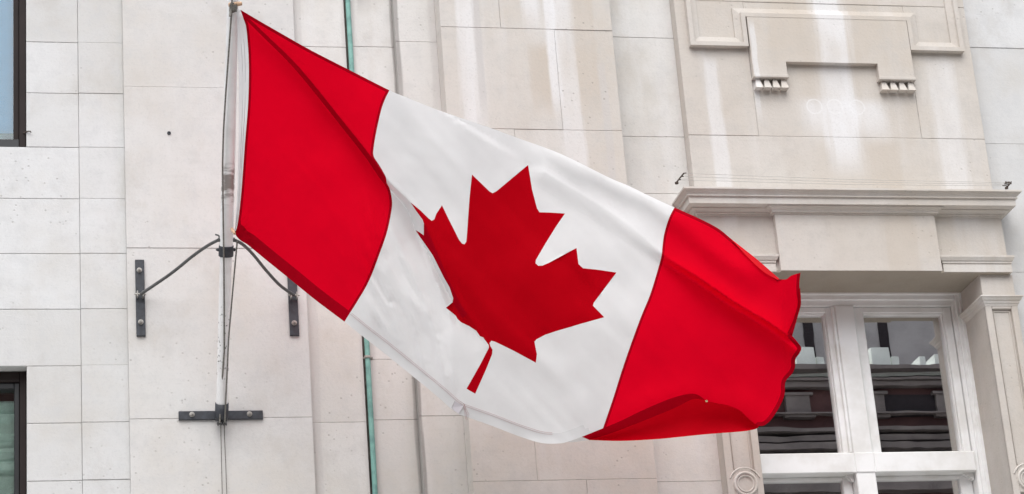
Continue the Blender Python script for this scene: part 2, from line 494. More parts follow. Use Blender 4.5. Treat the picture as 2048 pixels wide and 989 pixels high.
# ------------------------------------------------------------------ ground
g = MB(); g.add([(-300, -300, 0), (300, -300, 0), (300, 300, 0), (-300, 300, 0)], [(0, 1, 2, 3)])
tag(g.build('ground', plain('street_asphalt', (0.06, 0.06, 0.062), 0.9, scale=3)), kind='structure')
g = MB(); g.box(-60, 70, -14.0, 0.6, 0.0, 0.13, b=0.01)
tag(g.build('pavement', plain('paving_stone', (0.52, 0.51, 0.49), 0.9, scale=2)), kind='structure')

# ------------------------------------------------------------------ the stone building
B = empty('stone_building', (4.0, 0.0, 0.0))
tag(B, 'pale limestone building front with piers, carved window bay and white framed windows', 'building')
ZTOP = 12.4
YBACK = 0.62
GAP = 0.0026


def ashlar(name, x0, x1, yf, rows, mat, splits=None, yb=YBACK, gap=GAP, b=0.002, jitter=0.5):
    """courses of cut blocks: rows = rising list of bed heights; splits[i] = x of upright joints in course i"""
    mb = MB()
    for i in range(len(rows) - 1):
        xs = [x0] + list((splits or {}).get(i, [])) + [x1]
        for k in range(len(xs) - 1):
            a = xs[k] + (gap / 2 if k else 0)
            c = xs[k + 1] - (gap / 2 if k < len(xs) - 2 else 0)
            dy = random.uniform(-0.0025, 0.0025)
            mb.box(a, c, yf + dy, yb, rows[i] + gap / 2, rows[i + 1] - gap / 2, tint=0.5 + random.uniform(-jitter, jitter), b=b)
    mb.box(x0 + 0.004, x1 - 0.004, yf + 0.0048, yb - 0.01, rows[0] + 0.01, rows[-1] - 0.01, mat=1)
    return mb.build(name, [mat, MAT['mortar']], B)


def beds(px, ys, Y):
    return sorted(PZ(px, y, Y) for y in ys)


def fill(rows, step, lo=0.13, hi=ZTOP):
    rows = list(rows)
    while rows[0] - step > lo: rows.insert(0, rows[0] - step)
    if rows[0] > lo + 0.05: rows.insert(0, lo)
    while rows[-1] + step < hi: rows.append(rows[-1] + step)
    rows.append(hi + random.uniform(0, 0.01))
    return rows


# upright lines of the front (x in metres)
xA1 = 0.5 * (PX(155.7, 0, YA) + PX(164.3, 987, YA))
xB1 = 0.5 * (PX(245, 0, YC) + PX(261.8, 989, YC))
xC1 = 0.5 * (PX(586, 0, YC) + PX(631.8, 989, YC))
xD1 = 0.5 * (PX(686, 0, YD) + PX(741.5, 989, YD))
xE1 = 0.5 * (PX(788, 90, YF) + PX(843, 838, YF))
xF1 = 0.5 * (PX(882, 54, YG) + PX(945, 961, YG))
xG1 = 0.5 * (PX(1217.6, 0, YG) + PX(1255.5, 366, YG))
xH1 = 0.5 * (PX(1355, 76, YI) + PX(1388.5, 369, YI))
xI1 = 0.5 * (PX(1937, 86, YI) + PX(1982, 344, YI))

# --- window openings at the left
WX = PX(52.5, 290, YA)                      # right-hand side of both openings
WL = WX - 1.55
ZU0 = PZ(30, 294, YA)                       # sill of the upper one
ZL1 = PZ(30, 733, YA)                       # head of the lower one
rowsA = beds(105, (85, 187, 292.5, 398, 508, 619, 732, 847, 962.5), YA)
rowsA = fill(rowsA, 0.425)


def cut_wall():
    mb = MB()
    for i in range(len(rowsA) - 1):
        za, zb = rowsA[i] + GAP / 2, rowsA[i + 1] - GAP / 2
        pieces = []
        if za > ZU0 - 0.03 or zb < ZL1 + 0.03:      # beside an opening
            pieces.append((WX, xA1))
            pieces.append((-4.0, WL))
        else:
            m = WX - 0.05 - 0.35 * (i % 2)
            pieces += [(-4.0, WL - 0.2), (WL - 0.2, m), (m, xA1)] if i % 2 else [(-4.0, WL + .2), (WL + .2, xA1)]
        for (a, c) in pieces:
            mb.box(a + GAP / 2, c - GAP / 2 if c != xA1 else c, YA + random.uniform(-.001, .001), YBACK, za, zb, tint=random.random(), b=0.0035)
    # mortar behind, in pieces that leave the openings free
    mb.box(WX + 0.004, xA1 - 0.004, 0.007, YBACK - .01, 0.14, ZTOP - .02, mat=1)
    mb.box(-3.99, WL - 0.004, 0.0072, YBACK - .011, 0.14, ZTOP - .02, mat=1)
    mb.box(WL, WX, 0.0074, YBACK - .012, ZL1 + 0.008, ZU0 - 0.008, mat=1)
    mb.box(WL, WX, 0.0074, YBACK - .012, 0.14, ZL1 - 2.3, mat=1)
    return mb.build('wall', [MAT['cool'], MAT['mortar']], B)


# make the bed nearest each opening end exactly on it
def snap(rows, z):
    k = min(range(len(rows)), key=lambda i: abs(rows[i] - z)); rows[k] = z


snap(rowsA, ZU0); snap(rowsA, ZL1)
cut_wall()
ashlar('wall_strip', xA1 + 0.0015, xB1, YB, [z + 0.002 for z in rowsA], MAT['cool'])
rowsC = fill(beds(420, (176, 497, 836.7), YC), 1.22)
ashlar('wall_panel', xB1, xC1, YC, rowsC, MAT['panel'], jitter=0.35)
rowsD = fill(beds(680, (94, 719, 845), YD)[:0] + [PZ(680, 845, YD), PZ(660, 520, YD), PZ(640, 94, YD)], 1.1)
ashlar('wall_recess', xC1, xD1, YD, rowsD, MAT['mid'])
rowsE = fill([PZ(795, 840, YE), PZ(790, 719, YE), PZ(770, 400, YE), PZ(740, 94, YE)], 0.9)
xE0 = xD1 + 0.035
ashlar('wall_band', xE0, xE1, YE, rowsE, MAT['mid'])
cb = MB(); cb.box(xD1, xE0, 0.05, YBACK - .02, 0.14, ZTOP - .01)
cb.build('pipe_chase', MAT['grime'], B)
rowsF = fill([PZ(890, 832, YF), PZ(880, 470, YF), PZ(835, 84, YF)], 1.25)
ashlar('wall_band', xE1, xF1, YF, rowsF, MAT['mid'])
rowsG = fill([PZ(1100, 961, YG), PZ(1100, 560, YG), PZ(1110, 260, YG), PZ(1050, 58, YG)], 0.8)
kG = len(rowsG)
vz = {}
for i in range(kG - 1):
    zc = 0.5 * (rowsG[i] + rowsG[i + 1])
    if abs(zc - PZ(1100, 160, YG)) < 0.25: vz[i] = [PX(1117, 160, YG)]
    elif abs(zc - PZ(1000, 20, YG)) < 0.45 and zc > PZ(1050, 58, YG): vz[i] = [PX(999, 25, YG)]
    elif abs(zc - PZ(1100, 760, YG)) < 0.5: vz[i] = [PX(1071, 910, YG)]
    elif zc > PZ(1110, 560, YG): vz[i] = [PX(1030, 280, YG)]
    else: vz[i] = [0.5 * (xF1 + xG1) + 0.15]
ashlar('pier', xF1, xG1, YG, rowsG, MAT['pier'], vz, jitter=0.3)
rowsH = fill([PZ(1400, 963, YH), PZ(1350, 670, YH), PZ(1320, 388, YH), PZ(1310, 274, YH), PZ(1290, 76, YH)], 0.75)
XR0 = PX(1447, 880, -0.23)                    # outer side of the left pilaster

# window bay geometry -------------------------------------------------------
YENT, YBLK, YPIL = -0.25, -0.30, -0.23
YFR = 0.20                                     # front of the timber frame
ZSOF = PZ(1720, 541.5, YBLK)                   # soffit
XP_L0 = PX(1444, 868, YPIL); XP_L1 = PX(1515, 862, YPIL)
XP_R0 = 0.5 * (PX(1969, 612, YPIL) + PX(2020, 924, YPIL)); XP_R1 = XP_R0 + (XP_L1 - XP_L0) * 0.97
XE_R = 0.5 * (PX(2003, 437, YENT) + PX(2013, 514, YENT))
XE_L = PX(1396, 436, YENT)
ZC0 = PZ(1700, 430, YBLK)                      # underside of the bed mould
ZWB = 3.6                                      # window foot, below the picture

rowsH2 = rowsH
ashlar('wall_recess', xG1, xH1, YH, rowsH, MAT['mid'])
lo = MB()
for z0, z1 in zip(rowsH[:-1], rowsH[1:]):
    if z1 < ZSOF + 0.3:
        lo.box(xH1 + .002, XP_L0 + 0.02, YH + random.uniform(-.001, .001), YBACK, z0 + GAP / 2, z1 - GAP / 2, tint=random.random(), b=0.0035)
lo.build('wall_strip', [MAT['mid']], B)
# bay above the cornice
ZCT = PZ(1700, 377, -0.5)
rowsI = fill([ZCT - 0.06, PZ(1690, 275, YI), PZ(1690, 275, YI) + 1.15], 0.9, lo=ZCT - 0.06)
xv1, xv2 = PX(1517, 268, YI), PX(1843, 272, YI)
ashlar('bay_wall', xH1, xI1, YI, rowsI, MAT['bay'], {1: [xv1, xv2]}, jitter=0.35, b=0.0025, gap=0.0028)
# wall right of the bay
rowsJ = fill([PZ(2030, 545, YJ), PZ(2010, 288, YJ), PZ(1980, 96, YJ)], 0.8)
ashlar('wall', xI1, xI1 + 3.0, YJ, rowsJ, MAT['cool'], {i: [xI1 + 0.9 + 0.5 * (i % 2)] for i in range(30)})

# carved tablet on the bay --------------------------------------------------
t = MB()
YM = YI - 0.045


def bar(px0, py0, px1, py1, y0, y1, mb, tint=0.5, mat=0, b=0.004):
    """front rectangle whose opposite corners stand at two pixels of the photo, on the plane y0"""
    a, c = P(px0, py0, y0), P(px1, py1, y0)
    mb.box(min(a.x, c.x), max(a.x, c.x), y0, y1, min(a.z, c.z), max(a.z, c.z), tint, mat, b)
    return min(a.x, c.x), max(a.x, c.x), min(a.z, c.z), max(a.z, c.z)


# moulded fillet: measured in metres on the plane YM
fx = [PX(1381, 88, YM), PX(1399, 66, YM), PX(1485, 88, YM), PX(1497, 92, YM)]
zb = PZ(1440, 92, YM); zbt = PZ(1440, 74, YM)
zt = PZ(1650, 41, YM); ztt = PZ(1650, 24, YM)
gx = [PX(1815, 45, YM), PX(1827, 96, YM), PX(1911, 88, YM), PX(1929, 104, YM)]
xm0, xm1 = fx[3], 0.5 * (PX(1820, 102, YM) + gx[0])
XO0, XO1 = fx[0], gx[3]
zt += .012
path = [(XO0, ZTOP - .3), (XO0, zb), (xm0, zb), (xm0, zt), (xm1, zt), (xm1, zb), (XO1, zb), (XO1, ZTOP - .3)]
prof = [(0.0, YI + .01), (0.0, YI - .052), (.034, YI - .052), (.037, YI - .030), (.040, YI - .028), (.084, YI - .017), (.089, YI - .016), (.091, YI + .01)]
rows_ = []
for i, (x, z) in enumerate(path):
    def nrm_(a, b_):
        dx, dz = b_[0] - a[0], b_[1] - a[1]
        L = math.hypot(dx, dz); return (-dz / L, dx / L)
    n0 = nrm_(path[max(i - 1, 0)], path[max(i, 1)]); n1 = nrm_(path[min(i, len(path) - 2)], path[min(i + 1, len(path) - 1)])
    mx, mz = n0[0] + n1[0], n0[1] + n1[1]
    k_ = mx * n0[0] + mz * n0[1]
    rows_.append([(x + mx / k_ * o_, y_, z + mz / k_ * o_) for (o_, y_) in prof])
n_ = len(prof)
t.add([p for q in rows_ for p in q], [(i * n_ + k, i * n_ + k + 1, (i + 1) * n_ + k + 1, (i + 1) * n_ + k) for i in range(len(path) - 1) for k in range(n_ - 1)], tint=.5)
t.build('moulded_border', MAT['bay'], B)
ap = MB()
YAP = YI - 0.05
za1 = zt + 0.002
zleg = PZ(1540, 150, YAP); zcut = PZ(1660, 125.5, YAP)
xa0, xa1 = xm0 + 0.012, xm1 - 0.004
xc0, xc1 = 0.5 * (PX(1572, 125, YAP) + PX(1575, 150, YAP)), PX(1755, 128, YAP)
ap.prism([(xa0, zleg), (xc0, zleg), (xc0, zcut), (xc1, zcut), (xc1, zleg), (xa1, zleg), (xa1, za1), (xa0, za1)], YAP, YI + 0.02, tint=0.55)
apo = ap.build('apron_panel', MAT['bay'], B)
for (gx0, gx1) in ((xa0, xc0), (xc1, xa1)):
    fb = MB()
    fb.box(gx0 - 0.006, gx1 + 0.004, YAP - 0.014, YI + .02, zleg - 0.026, zleg - 0.001, b=0.003)
    n = 4
    w = (gx1 - gx0) / n
    for k in range(n):
        c = gx0 + w * (k + .5)
        hw0, hw1 = w * 0.21, w * 0.43
        z0, z1 = zleg - 0.112, zleg - 0.026
        fb.add([(c - hw0, YAP + .02, z1), (c + hw0, YAP + .02, z1), (c + hw0, YI + .02, z1), (c - hw0, YI + .02, z1),
                (c - hw1, YAP - .012, z0), (c + hw1, YAP - .012, z0), (c + hw1, YI + .02, z0), (c - hw1, YI + .02, z0)],
               [(3, 2, 1, 0), (4, 5, 6, 7), (0, 1, 5, 4), (1, 2, 6, 5), (2, 3, 7, 6), (3, 0, 4, 7)], tint=0.5)
    fb.build('guttae', MAT['bay'], B)

# entablature ---------------------------------------------------------------
e = MB()
zb_ = ZSOF
zf1 = PZ(2000, 436, YENT)                       # top of side frieze
za_t = PZ(1950, 514, YENT); za_m = PZ(1950, 530, YENT)
XB0 = 0.5 * (PX(1549.3, 432, YBLK) + PX(1562.8, 541, YBLK)); XB1 = 0.5 * (PX(1870.5, 436, YBLK) + PX(1883, 541, YBLK))
ZCB = PZ(1700, 409, -0.38)                      # underside of the corona
zs = ZSOF + .003
# side friezes with their architrave fillets
for (x0, x1, l) in ((XE_L, XB0, 1), (XB1, XE_R, 0)):
    e = MB(); e.box(x0, x1, YENT, YBACK - .03, zs + .012, ZCB + .02, tint=0.5)
    e.build('frieze', MAT['bay'], B)
e = MB()
e.prism([(XB0, ZSOF), (XB1, ZSOF), (XB1, ZCB + 0.01), (XB0, ZCB + 0.01)], YBLK, YENT + .1, tint=0.25)
e.build('frieze_block', MAT['bay'], B)
e = MB()
h1, h2 = za_t, za_m
for (x0, x1) in ((XE_L, XB0 - .0), (XB1, XE_R)):
    e = MB()
    prof = [(0.018, zs), (0.018, h2 - 0.004), (0.010, h2), (0.022, h2 + 0.006), (0.022, h2 + 0.018), (0.030, h2 + 0.024), (0.042, h1 - 0.016), (0.042, h1 - 0.002), (0.0, h1)]
    if x0 == XE_L:
        prof_x = x1 - 0.045
        e.plan(x0, prof_x, 0.1, YENT, prof)
    else:
        e.plan(x0 + 0.045, x1, 0.1, YENT, prof)
    e.build('architrave_moulding', MAT['trim'], B)
# bed moulds
e = MB()
zbt_ = PZ(1950, 414, -0.33); zbb_ = PZ(1950, 434.5, YENT - .01)


def bedprof(z0, z1, d):
    h = z1 - z0
    return [(0.0, z0), (0.010, z0 + .001), (0.010, z0 + 0.16 * h), (d * .42, z0 + .19 * h), (d * .44, z0 + .42 * h), (d * .50, z0 + .46 * h),
            (d * .62, z0 + .60 * h), (d * .90, z0 + .72 * h), (d, z0 + .74 * h), (d, z1)]


e.plan(XE_L, XE_R, 0.1, YENT, bedprof(zbb_, ZCB + 0.004, 0.055))
e.plan(XB0, XB1, 0.1, YBLK, bedprof(ZC0, ZCB + 0.006, 0.062))
e.build('bed_moulding', MAT['trim'], B)
# cornice: corona and crown
e = MB()
YCO = -0.38
OV = 0.0
XC0 = PX(1379, 405, YCO); XC1 = PX(2032, 411, YCO)
zc1 = PZ(1700, 396, YCO)
zc2 = PZ(1700, 376.5, YCO - 0.046)
hc = zc2 - zc1
prof = [(0, ZCB), (0, zc1), (0.016, zc1 + .002), (0.016, zc1 + .16 * hc), (0.010, zc1 + .19 * hc), (0.013, zc1 + .36 * hc), (0.022, zc1 + .54 * hc), (0.034, zc1 + .68 * hc), (0.038, zc1 + .74 * hc), (0.046, zc1 + .76 * hc), (0.046, zc2), (-0.10, zc2 + 0.03)]
e.plan(XC0, XC1, 0.05, YCO, prof)
e.build('cornice', MAT['trim'], B)
# soffit over the window
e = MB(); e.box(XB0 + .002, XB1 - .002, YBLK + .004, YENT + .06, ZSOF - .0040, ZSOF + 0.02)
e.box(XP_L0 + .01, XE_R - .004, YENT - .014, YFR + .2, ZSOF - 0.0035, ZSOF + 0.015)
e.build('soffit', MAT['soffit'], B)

# pilasters -----------------------------------------------------------------
zcapt = PZ(1990, 589.5, YPIL - .04); zcapb = PZ(1990, 609, YPIL - .005)
zrc = PZ(1491, 968, YPIL)
for (x0, x1) in ((XP_L0, XP_L1), (XP_R0, XP_R1)):
    w = x1 - x0
    pm = MB()
    YCORE = YPIL + 0.022
    pm.box(x0, x1, YCORE, YBACK - .05, 0.2, zcapb, tint=0.5)
    bw = w * 0.20
    zp_t = zcapb - 0.035; zp_b = zrc + 0.115
    YP0 = YPIL
    pm.box(x0, x0 + bw, YP0, YCORE + .005, 0.2, zcapb + .001, tint=.5, b=.004)
    pm.box(x1 - bw, x1, YP0, YCORE + .005, 0.2, zcapb + .001, tint=.5, b=.004)
    pm.box(x0 + bw, x1 - bw, YP0 + .0005, YCORE + .005, zp_t, zcapb + .001, tint=.5, b=.004)
    pm.box(x0 + bw, x1 - bw, YP0 + .0005, YCORE + .005, zrc - .10, zrc + .10, tint=.5, b=.004)
    pm.box(x0 + bw, x1 - bw, YP0 + .0005, YCORE + .005, 0.2, 3.0, tint=.5, b=.004)
    # inner fillet of the panel
    for (a, c, z0, z1) in ((x0 + bw + .012, x0 + bw + .02, zrc + .115, zp_t - .012), (x1 - bw - .02, x1 - bw - .012, zrc + .115, zp_t - .012),
                           (x0 + bw + .0205, x1 - bw - .0205, zp_t - .02, zp_t - .012)):
        pm.box(a, c, YCORE - .008, YCORE + .004, z0, z1, b=.002)
    pl = pm.build('pilaster', MAT['jamb'], B)
    cp = MB()
    cp.plan(x0 - .002, x1 + .002, YFR - .002, YPIL - .002, [(0.0, zcapb - .012), (0.004, zcapb), (0.012, zcapb + .010), (0.014, zcapb + .022), (0.024, zcapb + .03), (0.032, zcapb + .045), (0.034, zcapb + .05), (0.040, zcapb + .052), (0.040, zcapt - .004), (0.0, zcapt)])
    cp.build('capital', MAT['trim'], B)
    nb = MB(); nb.box(x0 - .004, x1, YPIL + .006, YFR + .1, zcapt - .005, ZSOF - .003, b=.003)
    nb.build('pilaster_neck', MAT['jamb'], B)
    ro = MB()
    c = ((x0 + x1) / 2, YPIL + .0006, zrc)
    R0 = w * 0.335
    ro.lathe(c, (0, -1, 0), [(R0, -.01), (R0, 0.008), (R0 * .94, 0.016), (R0 * .84, 0.016), (R0 * .80, 0.006), (R0 * .72, .003), (R0 * .70, 0.012), (R0 * .64, .012), (R0 * .60, .0), (R0 * .3, -.004)], 32)
    ro.tube([(c[0] + w * .44 * math.cos(a_), c[1] - .002, c[2] + w * .44 * math.sin(a_)) for a_ in [math.pi * (.12 + .76 * q / 20) for q in range(21)]], .006, 6)
    ro.build('roundel', MAT['trim'], B)

# the white timber window ---------------------------------------------------
win = empty('window', (PX(1724, 905, YFR), YFR, ZWB))
win.parent = B; win.matrix_parent_inverse = B.matrix_world.inverted()
bpy.context.view_layer.update()


def wx(a, ya, c, yc, Y=YFR): return 0.5 * (PX(a, ya, Y) + PX(c, yc, Y))


xR = wx(1914, 600, 1963, 903)                  # outer right edge of frame
xr2 = wx(1901, 613, 1948, 901)                 # sash side of it
xm = wx(1688, 612, 1724, 905)                  # centre of the mullion
hm = 0.5 * (wx(1707, 612, 1744, 905) - wx(1669.5, 612, 1704.6, 905))
xL, xl2 = 2 * xm - xR, 2 * xm - xr2
zH = ZSOF + .002
zh = PZ(1800, 612.5, YFR)                      # top of sashes
zT1, zT0 = PZ(1735, 905, YFR - .02), PZ(1735, 945, YFR - .02)
fr = MB()
# outer frame with two moulded steps
for (x0, x1, y) in ((xr2, xR + .06, YFR), (xL - .06, xl2, YFR)):
    fr.box(x0, x1, y, YFR + .16, ZWB, zH, b=.004)
s = xR - xr2
fr.box(xr2 + s * .45, xR + .06, YFR - .022, YFR + .02, ZWB, zH, b=.006)
fr.box(xR - s * .12, xR + .06, YFR - .035, YFR + .02, ZWB, zH, b=.005)
fr.box(xL - .06, xl2 - s * .45, YFR - .0222, YFR + .02, ZWB, zH, b=.006)
fr.box(xl2, xr2, YFR + .0005, YFR + .16, zh, zH, b=.004)
fr.box(xl2 + .001, xr2 + s * .45, YFR - .0215, YFR + .02, zh + (zH - zh) * .42, zH, b=.006)
fr.box(xl2 + .001, xR - s * .12, YFR - .0345, YFR + .02, zh + (zH - zh) * .80, zH, b=.005)
fr.box(xm - hm, xm + hm, YFR - .012, YFR + .16, ZWB, zh + .001, b=.006)
fr.box(xl2 + .001, xm - hm - .0, YFR - .02, YFR + .1595, zT0, zT1, b=.006)
fr.box(xm + hm, xr2 - .001, YFR - .02, YFR + .1595, zT0, zT1, b=.006)
fr.box(xm - hm - .001, xm + hm + .001, YFR - .0205, YFR + .02, zT0 + .0005, zT1 - .0005, b=.006)
fr.box(xl2 - .3, xr2 + .3, YFR - .01, YFR + .2, ZWB - .25, ZWB, b=.004)
fr.build('frame', MAT['white_paint'], win)
YGL = YFR + .075
# upper casements
for side in (-1, 1):
    sm = MB()
    if side > 0: x0, x1 = xm + hm + .004, xr2 - .004
    else: x0, x1 = xl2 + .004, xm - hm - .004
    pxl = wx(1725.4, 629.5, 1758.5, 903, YGL - .03); pxr = wx(1887.5, 629.5, 1921, 901, YGL - .03)
    if side > 0: g0, g1 = pxl, pxr
    else: g0, g1 = 2 * xm - pxr, wx(1649.5, 627, 1683, 905, YGL - .03)
    zg1 = PZ(1800, 628, YGL - .03)
    zg0 = zT1 + .012
    YS = YFR + .02
    sm.box(x0, g0, YS, YGL + .03, zT1 + .002, zh - .003, b=.005)
    sm.box(g1, x1, YS, YGL + .03, zT1 + .002, zh - .003, b=.005)
    sm.box(g0, g1, YS + .0004, YGL + .03, zg1, zh - .003, b=.005)
    sm.box(g0, g1, YS + .0004, YGL + .03, zT1 + .002, zg0, b=.005)
    # glazing bead
    bd = .010
    sm.box(g0, g0 + bd, YS + .02, YGL + .03, zg0, zg1, b=.004)
    sm.box(g1 - bd, g1, YS + .02, YGL + .03, zg0, zg1, b=.004)
    sm.box(g0 + bd, g1 - bd, YS + .0205, YGL + .03, zg1 - bd, zg1, b=.004)
    # staff bead beside the mullion
    if side < 0: sm.box(x1 - .022, x1 + .003, YFR - .006, YS + .01, zT1 + .004, zh - .004, b=.005)
    sm.build('sash', MAT['white_paint'], win)
    pn = MB(); pn.box(g0 - .003, g1 + .003, YGL, YGL + .006, zg0 - .003, zg1 + .003)
    pn.build('pane', MAT['glass'], win)
    # inside: roller box at the head and a curtain edge
    rb = MB(); rb.box(g0 - .02, g1 + .02, YGL + .05, YGL + .16, zg1 - .085, zg1 + .05, b=.01)
    rb.box(g0 - .02, g0 + (g1 - g0) * .46, YGL + .055, YGL + .10, zg1 - .105, zg1 - .0855, b=.004)
    rb.build('blind_box', plain('roller_blind_box', (0.10, 0.10, 0.09), 0.7), win)
    cu = MB()
    cu.box(g1 - .075, g1 - .01, YGL + .04, YGL + .06, zg0 - .1, zg1, b=.004)
    cu.build('curtain', MAT['curtain'], win)
# lower lights, set back behind the transom
for side in (-1, 1):
    if side > 0: x0, x1 = xm + hm + .002, xr2 - .002
    else: x0, x1 = xl2 + .002, xm - hm - .002
    YL = YFR + .09
    w = x1 - x0
    sm = MB()
    st = .10 if side > 0 else .075
    sm.box(x1 - st, x1, YL, YL + .06, ZWB, zT0 - .001, b=.005)
    sm.box(x0, x0 + .02, YL, YL + .06, ZWB, zT0 - .001, b=.005)
    zr = zT0 - .17
    sm.box(x0 + .02, x1 - st, YL + .002, YL + .06, ZWB, ZWB + .07, b=.005)
    sm.box(x0 + .02, x1 - st, YL + .001, YL + .06, zT0 - .028, zT0 - .0012, b=.005)
    # sash horn bracket
    hx1, hx0 = x1 - .002, x1 - st * .82
    for k in range(5):
        q = k / 5
        sm.box(hx0 + st * .16 * k, hx1, YL - .05, YL + .01, zT0 - .052 + .010 * (4 - k) - .012 * 0, zT0 - .052 + .010 * (4 - k) + .0102, b=.002)
    sm.build('sash', MAT['white_paint'], win)
    pn = MB(); pn.box(x0 + .018, x1 - st + .002, YL + .03, YL + .036, ZWB + .06, zT0 - .002)
    pn.build('pane', MAT['glass'], win)
    bl = MB(); bl.box(x0 + .02, x1 - st, YL + .07, YL + .078, zT0 - .115, zT0)
    bl.build('blind', MAT['teal_blind'], win)
    rl = MB(); rl.box(x0 + .02, x1 - st, YL + .06, YL + .085, zT0 - .15, zT0 - .117, b=.006)
    rl.build('blind_rail', MAT['white_paint'], win)
rm = MB()
x0, x1, y0, y1, z0, z1 = xL - .02, xR + .02, YFR + .3, YFR + 2.2, ZWB, zH
rm.add([(x0, y0, z0), (x1, y0, z0), (x1, y0, z1), (x0, y0, z1), (x0, y1, z0), (x1, y1, z0), (x1, y1, z1), (x0, y1, z1)],
       [(4, 5, 6, 7), (0, 4, 7, 3), (1, 2, 6, 5), (3, 7, 6, 2), (0, 1, 5, 4)])
rm.build('room_behind_window', MAT['dark_room'], B)

# dark framed windows at the left -------------------------------------------
YW = 0.11
# upper
wu = empty('window', (WX - .7, YW, ZU0)); wu.parent = B; wu.matrix_parent_inverse = B.matrix_world.inverted()
bpy.context.view_layer.update()
f = MB()
zup = ZTOP - .05
YU = 0.02
p1, p2 = PX(38.5, 150, YU), PX(27, 150, YU + .03)
zp = PZ(20, 283, YU + .03)
f.box(p1, WX - .001, YU, YU + .15, ZU0 + .0, zup, b=.004)
f.box(p2, p1 - .001, YU + .03, YU + .15, ZU0 + .028, zup, b=.004)
f.box(WL + .001, WL + .08, YU, YU + .15, ZU0, zup, b=.004)
f.build('frame', MAT['bronze'], wu)
f = MB()
f.box(WL + .08, p1 - .0005, YU + .001, YU + .15, ZU0, zp + .004, b=.004)
f.build('sill_rail', MAT['black_frame'], wu)
f = MB(); f.box(WL + .07, p2 + .003, YU + .06, YU + .066, zp - .002, zup)
f.build('pane', MAT['glass_blue'], wu)
f = MB()
z = zp + .10
while z < zup:
    f.add([(WL + .08, YU + .10, z - .007), (p2 - .002, YU + .10, z - .007), (p2 - .002, YU + .085, z + .0085), (WL + .08, YU + .085, z + .0085)], [(0, 1, 2, 3)])
    f.add([(WL + .08, YU + .101, z - .0072), (p2 - .002, YU + .101, z - .0072), (p2 - .002, YU + .086, z + .0083), (WL + .08, YU + .086, z + .0083)], [(3, 2, 1, 0)])
    z += .0185
f.build('blind', MAT['slat'], wu)
f = MB(); f.box(WL + .02, WX - .02, YU + .3, YU + .31, ZU0 - .02, zup)
f.build('room_wall', plain('teal_room', (0.10, 0.22, 0.20), 0.9), wu)
hk = MB()
c = P(54, 267, YU - .0)
hk.tube([(WX - .02, YU - .004, c.z), (WX + .012, -.012, c.z + .002), (WX + .03, -.018, c.z - .001), (WX + .033, -.018, c.z - .01)], .0045, 8)
hk.build('hook', MAT['rust'], wu)
# lower
wl = empty('window', (WX - .7, YW, ZL1 - 2.2)); wl.parent = B; wl.matrix_parent_inverse = B.matrix_world.inverted()
bpy.context.view_layer.update()
zlo = ZL1 - 2.25
f = MB()
q1 = PX(39.5, 850, YW); q2 = PX(28.5, 850, YW + .02)
zq = PZ(15, 764, YW); zq2 = PZ(15, 777.5, YW + .02)
f.box(q1, WX - .001, YW, YW + .16, zlo, ZL1 - .001, b=.004)
f.box(WL + .001, q1 - .001, YW + .0005, YW + .16, zq, ZL1 - .0012, b=.004)
f.box(WL + .001, WL + .09, YW + .001, YW + .16, zlo, zq, b=.004)
f.build('frame', MAT['bronze'], wl)
f = MB()
f.box(q2, q1 - .002, YW + .02, YW + .15, zlo, zq - .001, b=.004)
f.box(WL + .09, q2 - .0005, YW + .0205, YW + .15, zq2, zq - .0012, b=.004)
f.build('sash', MAT['black_frame'], wl)
f = MB(); f.box(WL + .08, q2 + .002, YW + .07, YW + .076, zlo, zq2 + .002)
f.build('pane', MAT['glass_green'], wl)
f = MB()
z_ = zq2 - .06; rowp = []
while z_ > zlo:
    h_ = random.uniform(.09, .16)
    for q in range(7):
        rowp.append((YW + .125 - .022 * math.sin(math.pi * q / 6) ** .7, z_ - h_ * q / 6))
    z_ -= h_
f.add([p for (y_, z__) in rowp for p in ((WL + .08, y_, z__), (q2 - .001, y_, z__))], [(2 * i, 2 * i + 2, 2 * i + 3, 2 * i + 1) for i in range(len(rowp) - 1)])
f.build('blind', plain('blind_as_reflection', (0.66, 0.74, 0.71), .8), wl)  # added blind; its tone and folds imitate the banded reflection in the pane
f = MB(); f.box(WL + .02, WX - .02, YW + .4, YW + .41, zlo - .02, ZL1)
f.build('room_wall', MAT['dark_room'], wl)
f = MB(); f.box(WL, WX, 0.004, YBACK, zlo - .2, zlo - .001, b=.005); f.build('sill', MAT['cool'], wl)

# wall studs and fixings
for (px, py, Y, r) in ((338, 267, YC, .014), (350, 247, YC, .004)):
    if r < .01: continue
    s = MB(); c = P(px, py, Y)
    s.lathe((c.x, Y - .001, c.z), (0, -1, 0), [(r, -.01), (r, .006), (r * .7, .010), (r * .45, .010), (r * .4, .003)], 16)
    s.build('anchor_socket', MAT['black_iron'], B)
back = MB(); back.box(-3.98, xI1 + 2.98, YBACK + 2.0, YBACK + 2.3, 0.1, ZTOP + .2)
back.build('back_wall', MAT['mortar'], B)

